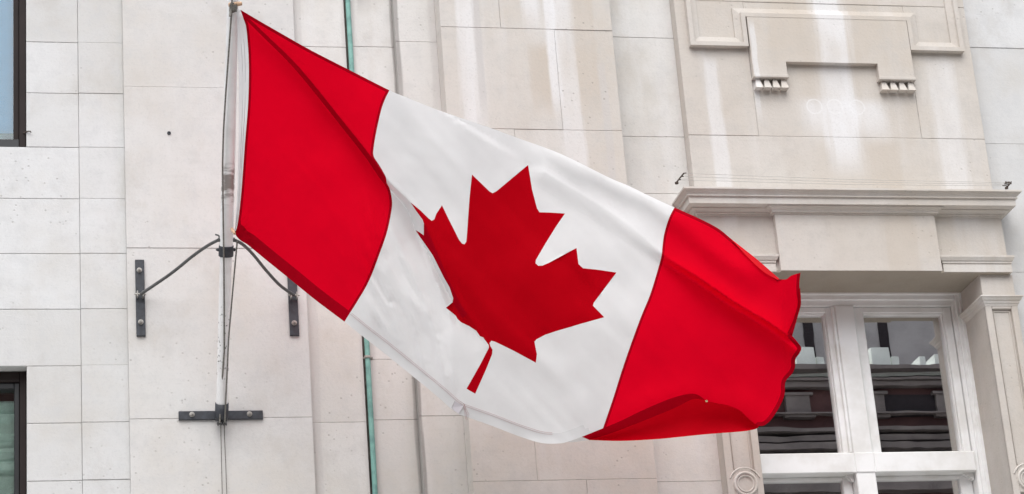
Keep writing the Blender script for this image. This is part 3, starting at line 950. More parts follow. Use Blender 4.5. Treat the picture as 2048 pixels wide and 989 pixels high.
# ------------------------------------------------------------------ copper conductor
cp = empty('copper_strip', (PX(715, 494, 0.0), 0.0, 0.2))
tag(cp, 'thin green verdigris copper pipe running down the wall joint behind the flag', 'pipe')
c = MB()
x0, x1 = wx(692, 0, 743.5, 989, YE - .02), wx(702.5, 0, 753, 989, YE - .02)
ctr = (x0 + x1) / 2
r = (x1 - x0) / 2
pts = []
for k in range(40):
    z = 0.2 + (ZTOP - 0.2) * k / 39
    pts.append((ctr + .003 * noise.noise(Vector((0, 0, z * 1.3))), YE - .02, z))
c.tube(pts, r, 12)
c.build('pipe', MAT['copper'], cp)
for z in (PZ(734, 717, YE), PZ(700, 300, YE), PZ(690, -60, YE)):
    k = MB(); k.box(ctr - r - .022, ctr + r + .022, YE - .008, YE + .0, z - .008, z + .008, b=.002)
    k.box(ctr - r - .004, ctr + r + .004, YE - .045, YE - .0075, z - .009, z + .009, b=.003)
    k.build('clip', MAT['grime'], cp)

# ------------------------------------------------------------------ flagpole
base = P(443.5, 822, YC - .10)
top = P(467.5, -60, -1.90)
pdir = (top - base).normalized()


def on_pole(py):
    """parameter of the pole point whose image row is py"""
    lo_, hi_ = -0.3, 3.6
    for _ in range(50):
        m = (lo_ + hi_) / 2
        q = base + pdir * m - EYE
        y = 494.5 - FPX * q.dot(_u) / q.dot(_f)
        if y > py: lo_ = m
        else: hi_ = m
    return lo_


FP = empty('flagpole', base)
tag(FP, 'slanting pale metal flagpole braced to the stone wall by black brackets', 'flagpole')
LEN = (top - base).length
t5 = on_pole(498)
pm = MB()
pm.tube([base + pdir * -.02, base + pdir * t5], [.040, .0415], 28)
pm.tube([base + pdir * (t5 - .02), base + pdir * (t5 + .6), base + pdir * LEN], [.0465, .0455, .036], 28)
pm.build('pole', MAT['pole'], FP)
k = MB()
k.lathe(base + pdir * (on_pole(513)), pdir, [(.042, 0), (.050, .001), (.0515, .004), (.0515, .072), (.050, .076), (.046, .076)], 28)
k.build('collar', MAT['black_iron'], FP)
for sgn in (-1, 1):
    lug = MB()
    q = base + pdir * on_pole(500)
    lug.lathe(q + Vector((sgn * .05, 0, 0)), (sgn, 0, 0), [(.011, 0), (.011, .012), (.007, .012), (.007, .02)], 10)
    lug.build('bolt', MAT['black_iron'], FP)
# socket at the foot
s = MB()
ts = on_pole(806)
s.lathe(base + pdir * (ts - .115), pdir, [(.03, 0), (.044, .002), (.0475, .01), (.0475, .112), (.042, .112)], 28)
s.box(base.x - .042, base.x + .042, YC - .085, YC - .02, base.z - .05, base.z + .02, b=.008)
s.build('socket', MAT['black_iron'], FP)
YPL = YC - .018


def bolt(px, py, parent, Y=YPL, r=.013):
    m = MB(); c = P(px, py, Y)
    m.lathe((c.x, Y, c.z), (0, -1, 0), [(r * 1.5, -.004), (r * 1.5, .004), (r * 1.35, .006)], 14)
    m.lathe((c.x, Y - .006, c.z), (0, -1, 0), [(r * 1.05, 0), (r * 1.05, .014)], 6, smooth=False)
    m.lathe((c.x, Y - .02, c.z), (0, -1, 0), [(r * .55, 0), (r * .5, .012)], 10)
    return m.build('bolt', MAT['bolt'], parent)


def plate(name, xa, xb, za, zb_, bolts):
    m = MB(); m.box(xa, xb, YPL, YC + .002, za, zb_, b=.003)
    o = m.build(name, MAT['black_iron'], FP)
    for q in bolts: bolt(*q, o)
    return o


plate('wall_bracket', PX(357.5, 830, YPL), PX(526, 830, YPL), PZ(442, 839, YPL), PZ(442, 821.8, YPL), [(384, 829.5), (499, 828.5)])
hl, hr = wx(269.8, 520, 273.5, 671, YPL), wx(287.8, 520, 291.8, 671, YPL)
ZP1, ZP0 = PZ(280, 519.5, YPL), PZ(282, 672, YPL)
bl_ = plate('stay_bracket', hl, hr, ZP0, ZP1, [(278.6, 541), (281.6, 644.6)])
ql, qr = wx(575.6, 556, 580, 671, YPL), wx(594, 556, 598.7, 671, YPL)
br_ = plate('stay_bracket', ql, qr, ZP0, ZP1, [(586, 541), (588.5, 646.5)])
for (px0, py0, o) in ((280.5, 589, bl_), (588, 591, br_)):
    c = P(px0, py0, YPL - .03)
    m = MB()
    for sx_ in (-1, 1):
        m.box(c.x + sx_ * .020 - .004, c.x + sx_ * .020 + .004, YPL - .05, YPL + .001, c.z - .022, c.z + .022, b=.002)
    m.tube([(c.x - .04, YPL - .034, c.z), (c.x + .04, YPL - .034, c.z)], .007, 10)
    m.build('clevis', MAT['bolt'], o)
# stays: gently bent bars from clevis to collar
tq = on_pole(480)
pc = base + pdir * tq
for (px0, py0, sgn, bend) in ((281, 589, -1, ((0.35, 0.012), (0.7, .035))), (588.5, 591, 1, ((0.35, .005), (0.7, .03)))):
    a = P(px0, py0, YPL - .034)
    z = pc + Vector((sgn * .052, 0, 0.0))
    pts = []
    mid = [P(340, 549, -.30), P(385, 513, -.52), P(415, 492, -.70)] if sgn < 0 else [P(560, 571, -.20), P(532, 541, -.40), P(505, 508, -.62), P(485, 489, -.80)]
    if sgn > 0:
        ctl = [a] + mid + [z]
    else:
        ctl = [a] + mid + [z]
    # smooth through control points
    for i in range(len(ctl) - 1):
        p0, p1, p2, p3 = ctl[max(i - 1, 0)], ctl[i], ctl[i + 1], ctl[min(i + 2, len(ctl) - 1)]
        for q in range(6):
            u_ = q / 6
            pts.append(0.5 * ((2 * p1) + (p2 - p0) * u_ + (2 * p0 - 5 * p1 + 4 * p2 - p3) * u_ ** 2 + (3 * p1 - p0 - 3 * p2 + p3) * u_ ** 3))
    pts.append(ctl[-1])
    m = MB(); m.tube(pts, .0115, 12)
    m.lathe(z + Vector((-sgn * .012, 0, 0)), (sgn, 0, 0), [(.016, 0), (.016, .018)], 12)
    if sgn < 0:
        m.tube([z + Vector((.01, -.01, .01)), z + Vector((-.004, -.012, .028)), z + Vector((-.025, -.012, .034))], .006, 8)
    m.build('stay', MAT['stay'], FP)
# cleat under the foot
c = P(444, 848, YC - .075)
m = MB()
m.tube([(c.x - .034, c.y, c.z + .003), (c.x + .034, c.y, c.z + .003)], .010, 10)
for dx in (-.028, -.008, .010, .028):
    m.lathe((c.x + dx - .004, c.y - .004, c.z + .002), (1, 0, 0), [(.017, 0), (.017, .009)], 12)
m.tube([(c.x, YC - .02, c.z + .03), (c.x, c.y, c.z + .01)], .009, 8)
m.build('cleat', MAT['stay'], FP)

# halyard ------------------------------------------------------------------
HA = empty('halyard', (c.x, c.y, c.z))
tag(HA, 'thin grey halyard rope running beside the pole and down the wall', 'rope')
m = MB()
pts = [P(439.5, 846, YC - .105), P(441.5, 800, -.22)]
for (py, ox) in ((700, -.0), (600, -.010), (500, -.022), (420, -.034), (330, -.046), (260, -.046), (190, -.038), (110, -.026), (30, -.014), (-40, -.01)):
    q = base + pdir * on_pole(py)
    pts.append(q + Vector((ox, -.052, -.03)))
m.tube(pts, .0062, 8)
m.build('rope', MAT['rope'], HA)
m = MB()
m.tube([P(449.5, 846, YC - .105), P(451.5, 800, -.25), P(457, 680, -.55), P(466, 575, -.80), P(474.5, 482, -1.0)], .0058, 8)
m.build('rope', MAT['rope'], HA)
for (a, b_) in ((441.5, 444.8), (448.8, 454)):
    m = MB()
    p0 = P(a, 850, YC - .08)
    pts = [p0, P(a + .5, 880, YC - .02), P((a + b_) / 2, 930, YC - .008), P(b_, 1000, YC - .008), P(b_ + 6, 1100, YC - .008)]
    pts.append(Vector((pts[-1].x, YC - .008, 2.2)))
    m.tube(pts, [.0045, .003, .0024, .0024, .0024, .0024], 6)
    m.build('rope_tail', MAT['rope'], HA)

# ------------------------------------------------------------------ bird wires
BW = empty('bird_wire', P(1700, 372, -.4))
tag(BW, 'thin bird deterrent wires strung between two small rusty posts above the cornice', 'bird wire')
YBW = -.33
pa, pb = P(1354, 364, YBW), P(2014, 374, YBW)
ends = []
for (p, tp) in ((pa, P(1367.5, 347, YBW)), (pb, P(2022, 366, YBW))):
    m = MB(); m.tube([p, tp], .006, 8)
    m.lathe(p + Vector((0, .01, -.012)), (0, 0, 1), [(.014, 0), (.014, .012)], 10)
    hs_ = []
    for q in (1.0, .62, .22):
        h = p.lerp(tp, q); m.tube([h, h + Vector((.02 if p is pa else -.045, 0, .002))], .004, 6); hs_.append(h)
    if p is pb:
        for q in range(5): m.tube([tp + Vector((-.05 + .012 * q, -.004, -.012)), tp + Vector((-.042 + .012 * q, .004, .012))], .0035, 6)
    ends.append(hs_)
    m.build('post', MAT['rust'], BW)
m = MB()
for a, b_ in zip(*ends): m.tube([a, a.lerp(b_, .5) + Vector((0, 0, -.012)), b_], .0016, 5)
m.build('wire', MAT['wire'], BW)

# ------------------------------------------------------------------ the flag
def cr(pts, n=5):
    """open Catmull-Rom curve through pts"""
    out = []
    for i in range(len(pts) - 1):
        p0, p1, p2, p3 = [Vector(q) for q in (pts[max(i - 1, 0)], pts[i], pts[i + 1], pts[min(i + 2, len(pts) - 1)])]
        for q in range(n):
            t_ = q / n
            out.append(0.5 * ((2 * p1) + (p2 - p0) * t_ + (2 * p0 - 5 * p1 + 4 * p2 - p3) * t_ ** 2 + (3 * p1 - p0 - 3 * p2 + p3) * t_ ** 3))
    out.append(Vector(pts[-1]))
    return out


E_TOP = cr([(481, 20), (520, 43), (560, 66), (620, 100), (700, 141), (779, 181), (820, 198), (883, 223), (974, 254), (1040, 278), (1121, 308), (1217, 355), (1257, 372), (1300, 393), (1349, 415.5)])
E_TOPR = cr([(1349, 415.5), (1394, 435.4), (1435, 456.4), (1464.5, 480), (1488, 499), (1516, 522), (1540, 543), (1558.5, 559)])
E_NOTCH = cr([(1558.5, 559), (1572.6, 559), (1582, 552), (1601, 545.7)], 4)
E_FLYU = cr([(1601, 545.7), (1599, 565), (1599, 584), (1601.5, 606), (1597, 628), (1590, 650), (1584, 672)])
E_FLYL = cr([(1584, 672), (1593, 682), (1602.5, 696), (1599, 707), (1591, 719), (1590, 735), (1584, 748), (1571, 764), (1569, 790), (1558, 816), (1542, 840), (1529, 851), (1518.5, 852.5)])
E_CURL = cr([(1518.5, 852.5), (1508, 847.5), (1493, 834), (1479, 821), (1455, 811), (1429, 806), (1413, 802), (1395, 790), (1376.6, 788.5), (1345, 796.4), (1308, 811), (1271, 828), (1240, 843), (1206, 857), (1163.7, 874)])
E_BOTW = cr([(1163.7, 874), (1135, 884), (1117, 887.5), (1083, 886.5), (1038, 873), (983, 852), (923, 830.6), (916, 827)]) + cr([(916, 827), (901, 817), (880, 798), (850, 773), (807, 738), (765, 704), (725, 673), (689, 644)])[1:]
E_BOTR = cr([(689, 644), (630, 599.7), (576.5, 556), (533, 521), (504, 497), (494, 489), (482, 482), (474.6, 475), (468.5, 466)])
E_HOIST = cr([(468.5, 466), (475, 450), (482.5, 386), (490, 285), (496.5, 202), (497.5, 125), (493, 60), (487, 38), (481, 20)])
OUT = []
for e_ in (E_TOP, E_TOPR, E_NOTCH, E_FLYU, E_FLYL, E_CURL, E_BOTW, E_BOTR, E_HOIST):
    OUT += e_[:-1]
SEAM_L = cr([(779, 181), (770, 199), (762, 222), (753, 262), (748, 291), (747, 312), (758, 330), (771, 353), (773.5, 366), (779.4, 378), (783.5, 397), (784, 413), (779.4, 441), (773, 468), (762, 500), (739, 560), (716, 601), (697, 631), (689, 644)])
SEAM_R = cr([(1349, 415.5), (1338, 437), (1328.5, 468), (1325, 493), (1323, 512), (1315.7, 540), (1300, 590.6), (1279, 642), (1248, 729), (1227, 795), (1206, 857)])
LEAF = [(821, 405.2), (841, 421.4), (857.3, 437.5), (863.4, 442), (868.4, 439.6), (872.5, 428.4), (884, 411), (895.7, 435.5), (918, 480), (924, 487.5), (929, 489), (932.5, 484), (934, 468), (939, 397), (944, 349.6), (978.7, 383), (985, 387), (993, 383), (1056.2, 330.5), (1064.4, 380.7), (1074, 417), (1079, 425), (1100.8, 425.6), (1130, 427.5), (1113, 452), (1091, 487.4), (1072, 520), (1071, 527), (1076.6, 532), (1085, 531.6), (1098.4, 525.8), (1153, 496.4), (1157, 528.7), (1166.3, 537), (1193, 539.6), (1233, 545.5), (1187.5, 606), (1186, 612), (1208.7, 635), (1163, 647.7), (1114.7, 662), (1090.5, 670), (1073, 679), (1069, 684), (1070.8, 694), (1073.8, 709), (1071.7, 726), (1026.8, 701.7), (990.4, 684), (982.8, 682), (979, 686.5), (980.5, 692), (985, 700), (984.3, 709), (972, 739.6), (950.4, 788), (933, 778), (960, 730.5), (977.7, 696), (977.7, 691), (966, 675), (960, 673), (952.5, 662), (938.8, 653), (922, 645), (914.6, 638), (911.6, 632), (891.8, 616), (904.9, 605.5), (906.4, 597), (899.4, 575.8), (887.3, 554.6), (866, 512), (857.3, 499), (841, 476), (831, 460.8), (839, 465), (847.5, 471), (847.8, 447.7), (845, 439.6), (833, 423.4)]
LEAF = [Vector(p) for p in LEAF]


def inpoly(x, y, poly):
    c_ = False
    j = len(poly) - 1
    for i in range(len(poly)):
        a, b_ = poly[i], poly[j]
        if (a[1] > y) != (b_[1] > y) and x < (b_[0] - a[0]) * (y - a[1]) / (b_[1] - a[1]) + a[0]:
            c_ = not c_
        j = i
    return c_


def sdist(x, y, line):
    """distance to a polyline, signed positive on its upper right side (line runs to the lower right), and the fraction along it"""
    best = (1e9, 1, 0)
    n = len(line) - 1
    for i in range(n):
        ax, ay = line[i]; bx, by = line[i + 1]
        dx, dy = bx - ax, by - ay
        L2 = dx * dx + dy * dy
        t_ = ((x - ax) * dx + (y - ay) * dy) / L2 if L2 else 0
        tc = min(1, max(0, t_))
        d = math.hypot(x - ax - dx * tc, y - ay - dy * tc)
        if d < best[0]:
            s = 1 if (dx * (y - ay) - dy * (x - ax)) < 0 else -1
            best = (d, s, (i + tc) / n)
    return best[0] * best[1], best[2]


def interp(xs, x):
    if x <= xs[0][0]: return xs[0][1]
    for (a, b_), (c_, d) in zip(xs[:-1], xs[1:]):
        if x <= c_: return b_ + (d - b_) * (x - a) / (c_ - a)
    return xs[-1][1]


def sstep(a, b_, x):
    t_ = min(1, max(0, (x - a) / (b_ - a)))
    return t_ * t_ * (3 - 2 * t_)


TOPC = [(481, 20), (560, 66), (700, 141), (779, 181), (974, 254), (1121, 308), (1257, 372), (1349, 415), (1464, 482), (1600, 570)]
BOTC = [(468, 468), (576, 556), (689, 644), (807, 738), (916, 828), (1038, 873), (1160, 885), (1340, 860), (1520, 850), (1600, 800)]
# the crest of the long diagonal fold, and the foot of its overhang
CREST = cr([(482, 22), (530, 68), (600, 137), (690, 248), (740, 311), (774, 359), (821, 405), (848, 445), (872, 500), (898, 560), (925, 615), (955, 655), (978, 688)], 4)
FOOTW = [(0, 6), (.15, 9), (.30, 10), (.45, 11), (.53, 17), (.60, 26), (.66, 20), (.75, 15), (.9, 12), (1, 8)]
STEPA = [(0, .02), (.12, .06), (.4, .10), (.6, .12), (.74, .07), (.88, .022), (1, .0)]
RIDGE = cr([(1090, 345), (1190, 405), (1260, 452), (1325, 508), (1400, 557), (1470, 605), (1545, 650), (1602, 694)], 4)
TOPRIDGE = cr([(1000, 275), (1120, 316), (1220, 366), (1330, 420), (1450, 520), (1540, 580)], 4)
LEAFR = cr([(905, 500), (950, 590), (1000, 650), (1080, 720), (1150, 760)], 4)


def chord_table(line):
    a, b_ = line[0], line[-1]
    L2 = (b_ - a).length_squared
    tb = [((p - a).dot(b_ - a) / L2, i / (len(line) - 1)) for i, p in enumerate(line)]
    return a, (b_ - a) / L2, tb


CT, RT = chord_table(CREST), chord_table(RIDGE)


def along(ct, x, y):
    return interp(ct[2], (x - ct[0].x) * ct[1].x + (y - ct[0].y) * ct[1].y)


HY0 = (base + pdir * on_pole(20)).y - 0.035
HY1 = (base + pdir * on_pole(466)).y - 0.035


def flag_depth(x, y):
    s = .62 * sstep(480, 760, x) + .38 * sstep(700, 1500, x)
    tp, bt = interp(TOPC, x), interp(BOTC, x)
    v = (y - tp) / (bt - tp)
    Y = (1 - s) * (HY0 + (HY1 - HY0) * v) + s * (-1.57 + 0.26 * v)
    # belly of the sail
    Y += -0.10 * math.sin(math.pi * min(1, max(0, v))) * sstep(480, 640, x) * (1 - sstep(1250, 1550, x))
    # the long fold: the upper sheet lies in front of the lower one
    d = sdist(x, y, CREST)[0]; f_ = along(CT, x, y)
    A = interp(STEPA, f_); w = interp(FOOTW, f_)
    near_ = 1 - sstep(.82, .99, f_)
    if d > 0:
        Y -= (0.0011 * min(d, 120)) * (1 - sstep(.25, .85, f_)) + 0.010 * math.exp(-(d / 8.0) ** 2) * near_
    elif d > -w:
        q = -d / w
        Y += A * (q * q * (3 - 2 * q)) - 0.010 * near_ * math.exp(-(d / 5.0) ** 2)
    else:
        Y += A * math.exp(-(-d - w) / (170.0 - 110 * f_)) - 0.010 * near_ * math.exp(-(d / 5.0) ** 2)
    # ridge through the fly
    d = sdist(x, y, RIDGE)[0]; f_ = along(RT, x, y)
    A = 0.030 + 0.100 * sstep(0.32, .68, f_)
    w = 40 - 28 * sstep(.20, .55, f_)
    if d > 0:
        Y -= (A * .62) * math.exp(-d / 16.0) - 0.00018 * min(d, 90)
    elif d > -w:
        q = -d / w
        Y += -A * .62 + A * (q * q * (3 - 2 * q))
    else:
        Y += A * .38 * math.exp(-(-d - w) / 70.0)
    # roll near the upper edge
    d, f_ = sdist(x, y, TOPRIDGE)
    Y -= 0.060 * sstep(0, .35, f_) * (1 - sstep(.8, 1, f_)) * math.exp(-(d / 24.0) ** 2)
    d, f_ = sdist(x, y, LEAFR)
    Y -= 0.018 * math.sin(math.pi * f_) * math.exp(-(d / 26.0) ** 2)
    # fan of small pleats running up from the lower hem
    k = sstep(690, 750, x) * (1 - sstep(880, 950, x)) * sstep(.30, .72, v) * (1 - sstep(.90, .985, v))
    if k > 0:
        c_ = x - 0.33 * (y - 640) + 9 * math.sin(y / 60.0)
        Y -= 0.046 * k * (max(0, .5 - abs(noise.noise(Vector((c_ / 26.0, y / 240.0, 4.4)))) * 1.6) + .45 * max(0, .5 - abs(noise.noise(Vector((c_ / 13.0, y / 150.0, 9.4)))) * 1.6))
    # pleats spreading from the seam under the upper hem
    k = sstep(770, 800, x) * (1 - sstep(850, 960, x)) * (1 - sstep(.20, .5, v))
    if k > 0:
        c_ = (y - tp) + 0.05 * (x - 780)
        Y += 0.0016 * k * noise.noise(Vector((c_ / 16.0, x / 260.0, 2.2)))
    # puckers at the tied corner and along the red hem
    r_ = math.hypot(x - 470, y - 466)
    Y += 0.010 * math.exp(-(r_ / 60) ** 2) * math.sin(math.atan2(y - 466, x - 470 + 1e-6) * 13)
    hb = abs(v - 1) * (bt - tp)
    if x < 700: Y += 0.0035 * math.exp(-(hb / 16.0) ** 2) * math.sin(x / 4.2)
    # curling fly edge
    Y += 0.09 * sstep(1560, 1602, x) * (1 if y > 670 else .6)
    # lower edge of the fly lifts towards the street
    Y -= 0.03 * math.exp(-(sdist(x, y, E_CURL)[0] / 34.0) ** 2) * sstep(1160, 1300, x)
    # dent in the fly
    Y += 0.014 * math.exp(-(((x - 1470) * .8 + (y - 745) * -.35) / 14) ** 2) * math.exp(-(((y - 760)) / 34) ** 2)
    # loose cloth everywhere
    Y += 0.008 * noise.noise(Vector(((.8 * x - .6 * y) / 34.0, (.6 * x + .8 * y) / 300.0, 5.5))) * sstep(760, 900, x)
    Y += 0.005 * noise.noise(Vector(((.72 * x - .69 * y) / 20.0, (.69 * x + .72 * y) / 200.0, 1.5)))
    Y += 0.020 * noise.noise(Vector((x / 170.0, y / 120.0, 3.3))) + 0.006 * noise.noise(Vector((x / 60.0 + y / 160.0, y / 70.0 - x / 150., 8.1)))
    return Y


def offset_line(line, w):
    """line moved to its right-hand side (inside, for the outline as listed) by w pixels"""
    out = []
    for i, p in enumerate(line):
        d = (line[min(i + 1, len(line) - 1)] - line[max(i - 1, 0)]).normalized()
        out.append(p + Vector((-d.y, d.x)) * w)
    return out


HEMS = [(E_TOP, 6), (E_TOPR, 6), (E_FLYU, 6), (E_FLYL, 8), (E_BOTW, 21), (E_BOTR, 23), (E_HOIST, 5)]


def cdt_region(outline, lines, step, keep=None, dense=None):
    pts, edges = [], []

    def addline(l, closed=False):
        o = len(pts)
        for p in l: pts.append(Vector((p[0], p[1])))
        for i in range(len(l) - 1): edges.append((o + i, o + i + 1))
        if closed: edges.append((o + len(l) - 1, o))
    addline(outline, True)
    for l in lines: addline(l)
    xs = [p[0] for p in outline]; ys = [p[1] for p in outline]
    j = 0
    y = min(ys)
    while y < max(ys):
        x = min(xs) + (step / 2 if j % 2 else 0)
        while x < max(xs):
            if inpoly(x, y, outline):
                pts.append(Vector((x + random.uniform(-.15, .15) * step, y + random.uniform(-.15, .15) * step)))
            x += step
        y += step * .87
        j += 1
    if dense:
        for p in dense:
            if inpoly(p[0], p[1], outline): pts.append(Vector(p))
    vo, eo, fo, _, _, _ = delaunay_2d_cdt(pts, edges, [], 0, 0.05)
    faces = []
    for f_ in fo:
        cx = sum(vo[i].x for i in f_) / len(f_); cy = sum(vo[i].y for i in f_) / len(f_)
        if inpoly(cx, cy, outline): faces.append((tuple(f_), cx, cy))
    return vo, faces


dense = []
for i in range(len(RIDGE) - 1):
    p, q = RIDGE[i], RIDGE[i + 1]
    nn = max(1, int((q - p).length / 3.5))
    d_ = (RIDGE[min(i + 1, len(RIDGE) - 1)] - RIDGE[max(i - 1, 0)]).normalized()
    for a in range(nn):
        for off in (-32, -27, -22, -18, -15, -12, -9, -6, -3, 0, 3, 6, 10): dense.append(p.lerp(q, a / nn) + Vector((d_.y, -d_.x)) * off)
for i, p in enumerate(CREST):
    if i % 1 == 0:
        q = CREST[min(i + 1, len(CREST) - 1)]
        L = (q - p).length
        for a in range(max(1, int(L / 4))):
            c_ = p.lerp(q, a / max(1, int(L / 4)))
            d_ = (CREST[min(i + 1, len(CREST) - 1)] - CREST[max(i - 1, 0)]).normalized()
            nrm = Vector((d_.y, -d_.x))
            for off in (-30, -25, -20, -16, -12, -9, -6, -3, 0, 3, 6, 10): dense.append(c_ + nrm * off)
FOOT_ = []
for i, p in enumerate(CREST):
    d_ = (CREST[min(i + 1, len(CREST) - 1)] - CREST[max(i - 1, 0)]).normalized()
    FOOT_.append(p + Vector((-d_.y, d_.x)) * interp(FOOTW, i / (len(CREST) - 1)) * .95)
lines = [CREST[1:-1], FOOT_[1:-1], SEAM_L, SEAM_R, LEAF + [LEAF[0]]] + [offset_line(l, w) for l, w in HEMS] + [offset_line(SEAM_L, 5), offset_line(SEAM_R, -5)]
vo, faces = cdt_region(OUT, lines, 6.5, dense=dense)
co = [P(p.x, p.y, flag_depth(p.x, p.y)) for p in vo]
LEFTPOLY = E_TOP[:26] + SEAM_L[1:] + E_BOTR[1:] + E_HOIST[1:-1]
RIGHTPOLY = list(E_TOPR) + E_NOTCH[1:] + E_FLYU[1:] + E_FLYL[1:] + E_CURL[1:-1]
RIGHTPOLY = [p for p in RIGHTPOLY]
ri = RIGHTPOLY + [Vector((1206, 857))] + list(reversed(SEAM_R))[1:-1]
# cut the outline beyond the seam's lower end off the fly panel
ri = [p for p in ri]
k206 = min(range(len(E_CURL)), key=lambda i: (E_CURL[i] - Vector((1206, 857))).length)
ri = list(E_TOPR) + E_NOTCH[1:] + E_FLYU[1:] + E_FLYL[1:] + E_CURL[1:k206 + 1] + list(reversed(SEAM_R))[1:-1]


def near(x, y, l, w): return abs(sdist(x, y, l)[0]) < w


parts = {'left': [[], []], 'right': [[], []], 'white': [[], []], 'leaf': [[], []]}
for f_, cx, cy in faces:
    if inpoly(cx, cy, LEAF): k_ = 'leaf'
    elif inpoly(cx, cy, LEFTPOLY): k_ = 'left'
    elif inpoly(cx, cy, ri): k_ = 'right'
    else: k_ = 'white'
    hem_or_fold = 0
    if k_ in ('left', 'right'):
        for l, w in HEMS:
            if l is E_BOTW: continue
            if near(cx, cy, l, w): hem_or_fold = 1
        if near(cx, cy, SEAM_L, 5) and k_ == 'left': hem_or_fold = 1
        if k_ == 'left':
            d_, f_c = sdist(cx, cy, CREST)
            if -interp(FOOTW, f_c) * .95 < d_ < 0 and f_c > .02: hem_or_fold = 1  # strip below the crest darkened: crease shade put into the colour
        if near(cx, cy, SEAM_R, 5) and k_ == 'right': hem_or_fold = 1
    elif k_ == 'white' and near(cx, cy, E_BOTW, 21): hem_or_fold = 1
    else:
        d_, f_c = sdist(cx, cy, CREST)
        if -interp(FOOTW, f_c) * .9 < d_ < 0 and .40 < f_c < .86: hem_or_fold = 1  # same painted crease shade on the white cloth and the leaf
    parts[k_][hem_or_fold].append(f_)

FL = empty('flag', P(481, 300, -1.3))
tag(FL, 'large red and white flag with a red maple leaf flying out from the slanting pole', 'flag')
allf = [f_ for f_, _, _ in faces]
# smooth normals of the whole sheet, so that the sewn panels shade as one cloth
nrm = [Vector((0, 0, 0)) for _ in co]
for f_ in allf:
    a, b_, c_ = co[f_[0]], co[f_[1]], co[f_[2]]
    n_ = (b_ - a).cross(c_ - a)
    for i in f_: nrm[i] += n_


def sheet(name, groups, mats, parent, co=co, nrm=nrm):
    used, vs, fs, mi = {}, [], [], []
    for gi, g_ in enumerate(groups):
        for f_ in g_:
            ff = []
            for i in f_:
                if i not in used: used[i] = len(vs); vs.append(co[i])
                ff.append(used[i])
            fs.append(tuple(ff)); mi.append(gi)
    me = bpy.data.meshes.new(name)
    me.from_pydata([tuple(p) for p in vs], [], fs)
    for m_ in mats: me.materials.append(m_)
    me.polygons.foreach_set('material_index', mi)
    me.polygons.foreach_set('use_smooth', [True] * len(fs))
    inv = {j: i for i, j in used.items()}
    if nrm is not None:
        me.normals_split_custom_set_from_vertices([tuple(nrm[inv[j]].normalized()) for j in range(len(vs))])
    o = bpy.data.objects.new(name, me)
    COL.objects.link(o)
    o.parent = parent
    o.matrix_parent_inverse = parent.matrix_world.inverted()
    return o


sheet('red_panel', parts['left'], [MAT['red'], MAT['red_hem_or_shade']], FL)
RP = sheet('red_panel', parts['right'], [MAT['red'], MAT['red_hem_or_shade']], FL)
WP = sheet('white_panel', parts['white'], [MAT['white'], MAT['white_hem_or_shade']], FL)
sheet('maple_leaf', parts['leaf'], [MAT['red_leaf'], MAT['red_hem_or_shade']], FL)

# underside that shows where the lower edge of the fly curls up
ROLL_ = cr([(1178, 880), (1219, 868), (1287, 842), (1350, 816), (1385, 799), (1410, 800), (1440, 803), (1480, 815), (1505, 838), (1519, 850)])
BOTE = cr([(1178, 880.5), (1240, 882.4), (1311, 879), (1363, 874), (1416, 868.7), (1468, 864.8), (1495, 862), (1513, 857.7), (1519, 851)])


def strip(name, la, lb, da, db, n, m_, mat, parent, bulge=0.0):
    """sheet of cloth spanning two edge curves given in the photo, at the depths da(i) and db(i)"""
    def res(l, t_):
        f_ = t_ * (len(l) - 1); i = min(int(f_), len(l) - 2)
        return l[i].lerp(l[i + 1], f_ - i)
    vs, fs = [], []
    for i in range(n + 1):
        t_ = i / n
        a, b_ = res(la, t_), res(lb, t_)
        for j in range(m_ + 1):
            q = j / m_
            p = a.lerp(b_, q)
            Y = da(a) * (1 - q) + db(b_) * q + bulge * math.sin(math.pi * q) + 0.006 * noise.noise(Vector((p.x / 50, p.y / 50, 1)))
            vs.append(P(p.x, p.y, Y))
    for i in range(n):
        for j in range(m_):
            a = i * (m_ + 1) + j
            fs.append((a, a + 1, a + m_ + 2, a + m_ + 1))
    mb = MB(); mb.add(vs, fs, smooth=True)
    return mb.build(name, mat, parent, fix=False)


cur = list(reversed(E_CURL))            # left to right
k0 = min(range(len(cur)), key=lambda i: (cur[i] - Vector((1163.7, 874))).length)
fd = lambda p: flag_depth(p.x, p.y)
back_d = lambda p: flag_depth(p.x, p.y) + 0.16
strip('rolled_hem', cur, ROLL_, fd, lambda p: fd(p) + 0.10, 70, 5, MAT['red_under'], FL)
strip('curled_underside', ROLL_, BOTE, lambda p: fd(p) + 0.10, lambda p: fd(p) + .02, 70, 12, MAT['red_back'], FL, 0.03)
strip('white_underside', cr([(1135, 884), (1150, 878.5), (1163.7, 874)]), cr([(1140, 885), (1160, 883), (1178, 880.5)]), fd, lambda p: fd(p) + .10, 8, 4, MAT['white_hem_or_shade'], FL)
# turned-back edge at the upper fly
strip('fly_hem', cr([(1575, 667), (1587, 640), (1598, 612), (1598, 580)]), cr([(1584.5, 672), (1596.5, 630), (1602, 607), (1600, 575)]), lambda p: fd(p) - .012, lambda p: fd(p) + .03, 24, 3, MAT['red_hem_or_shade'], FL)
# turned-over upper hem of the fly
strip('turned_hem', cr([(1464.5, 481), (1494, 513), (1526, 543), (1556, 560.5)]), cr([(1464.5, 480), (1488, 498.4), (1517, 521.5), (1558.5, 558)]), lambda p: fd(p) - .012, lambda p: fd(p) - .002, 30, 4, cloth('red_sunlit_hem', (0.74, 0.02, 0.03), .3), FL)
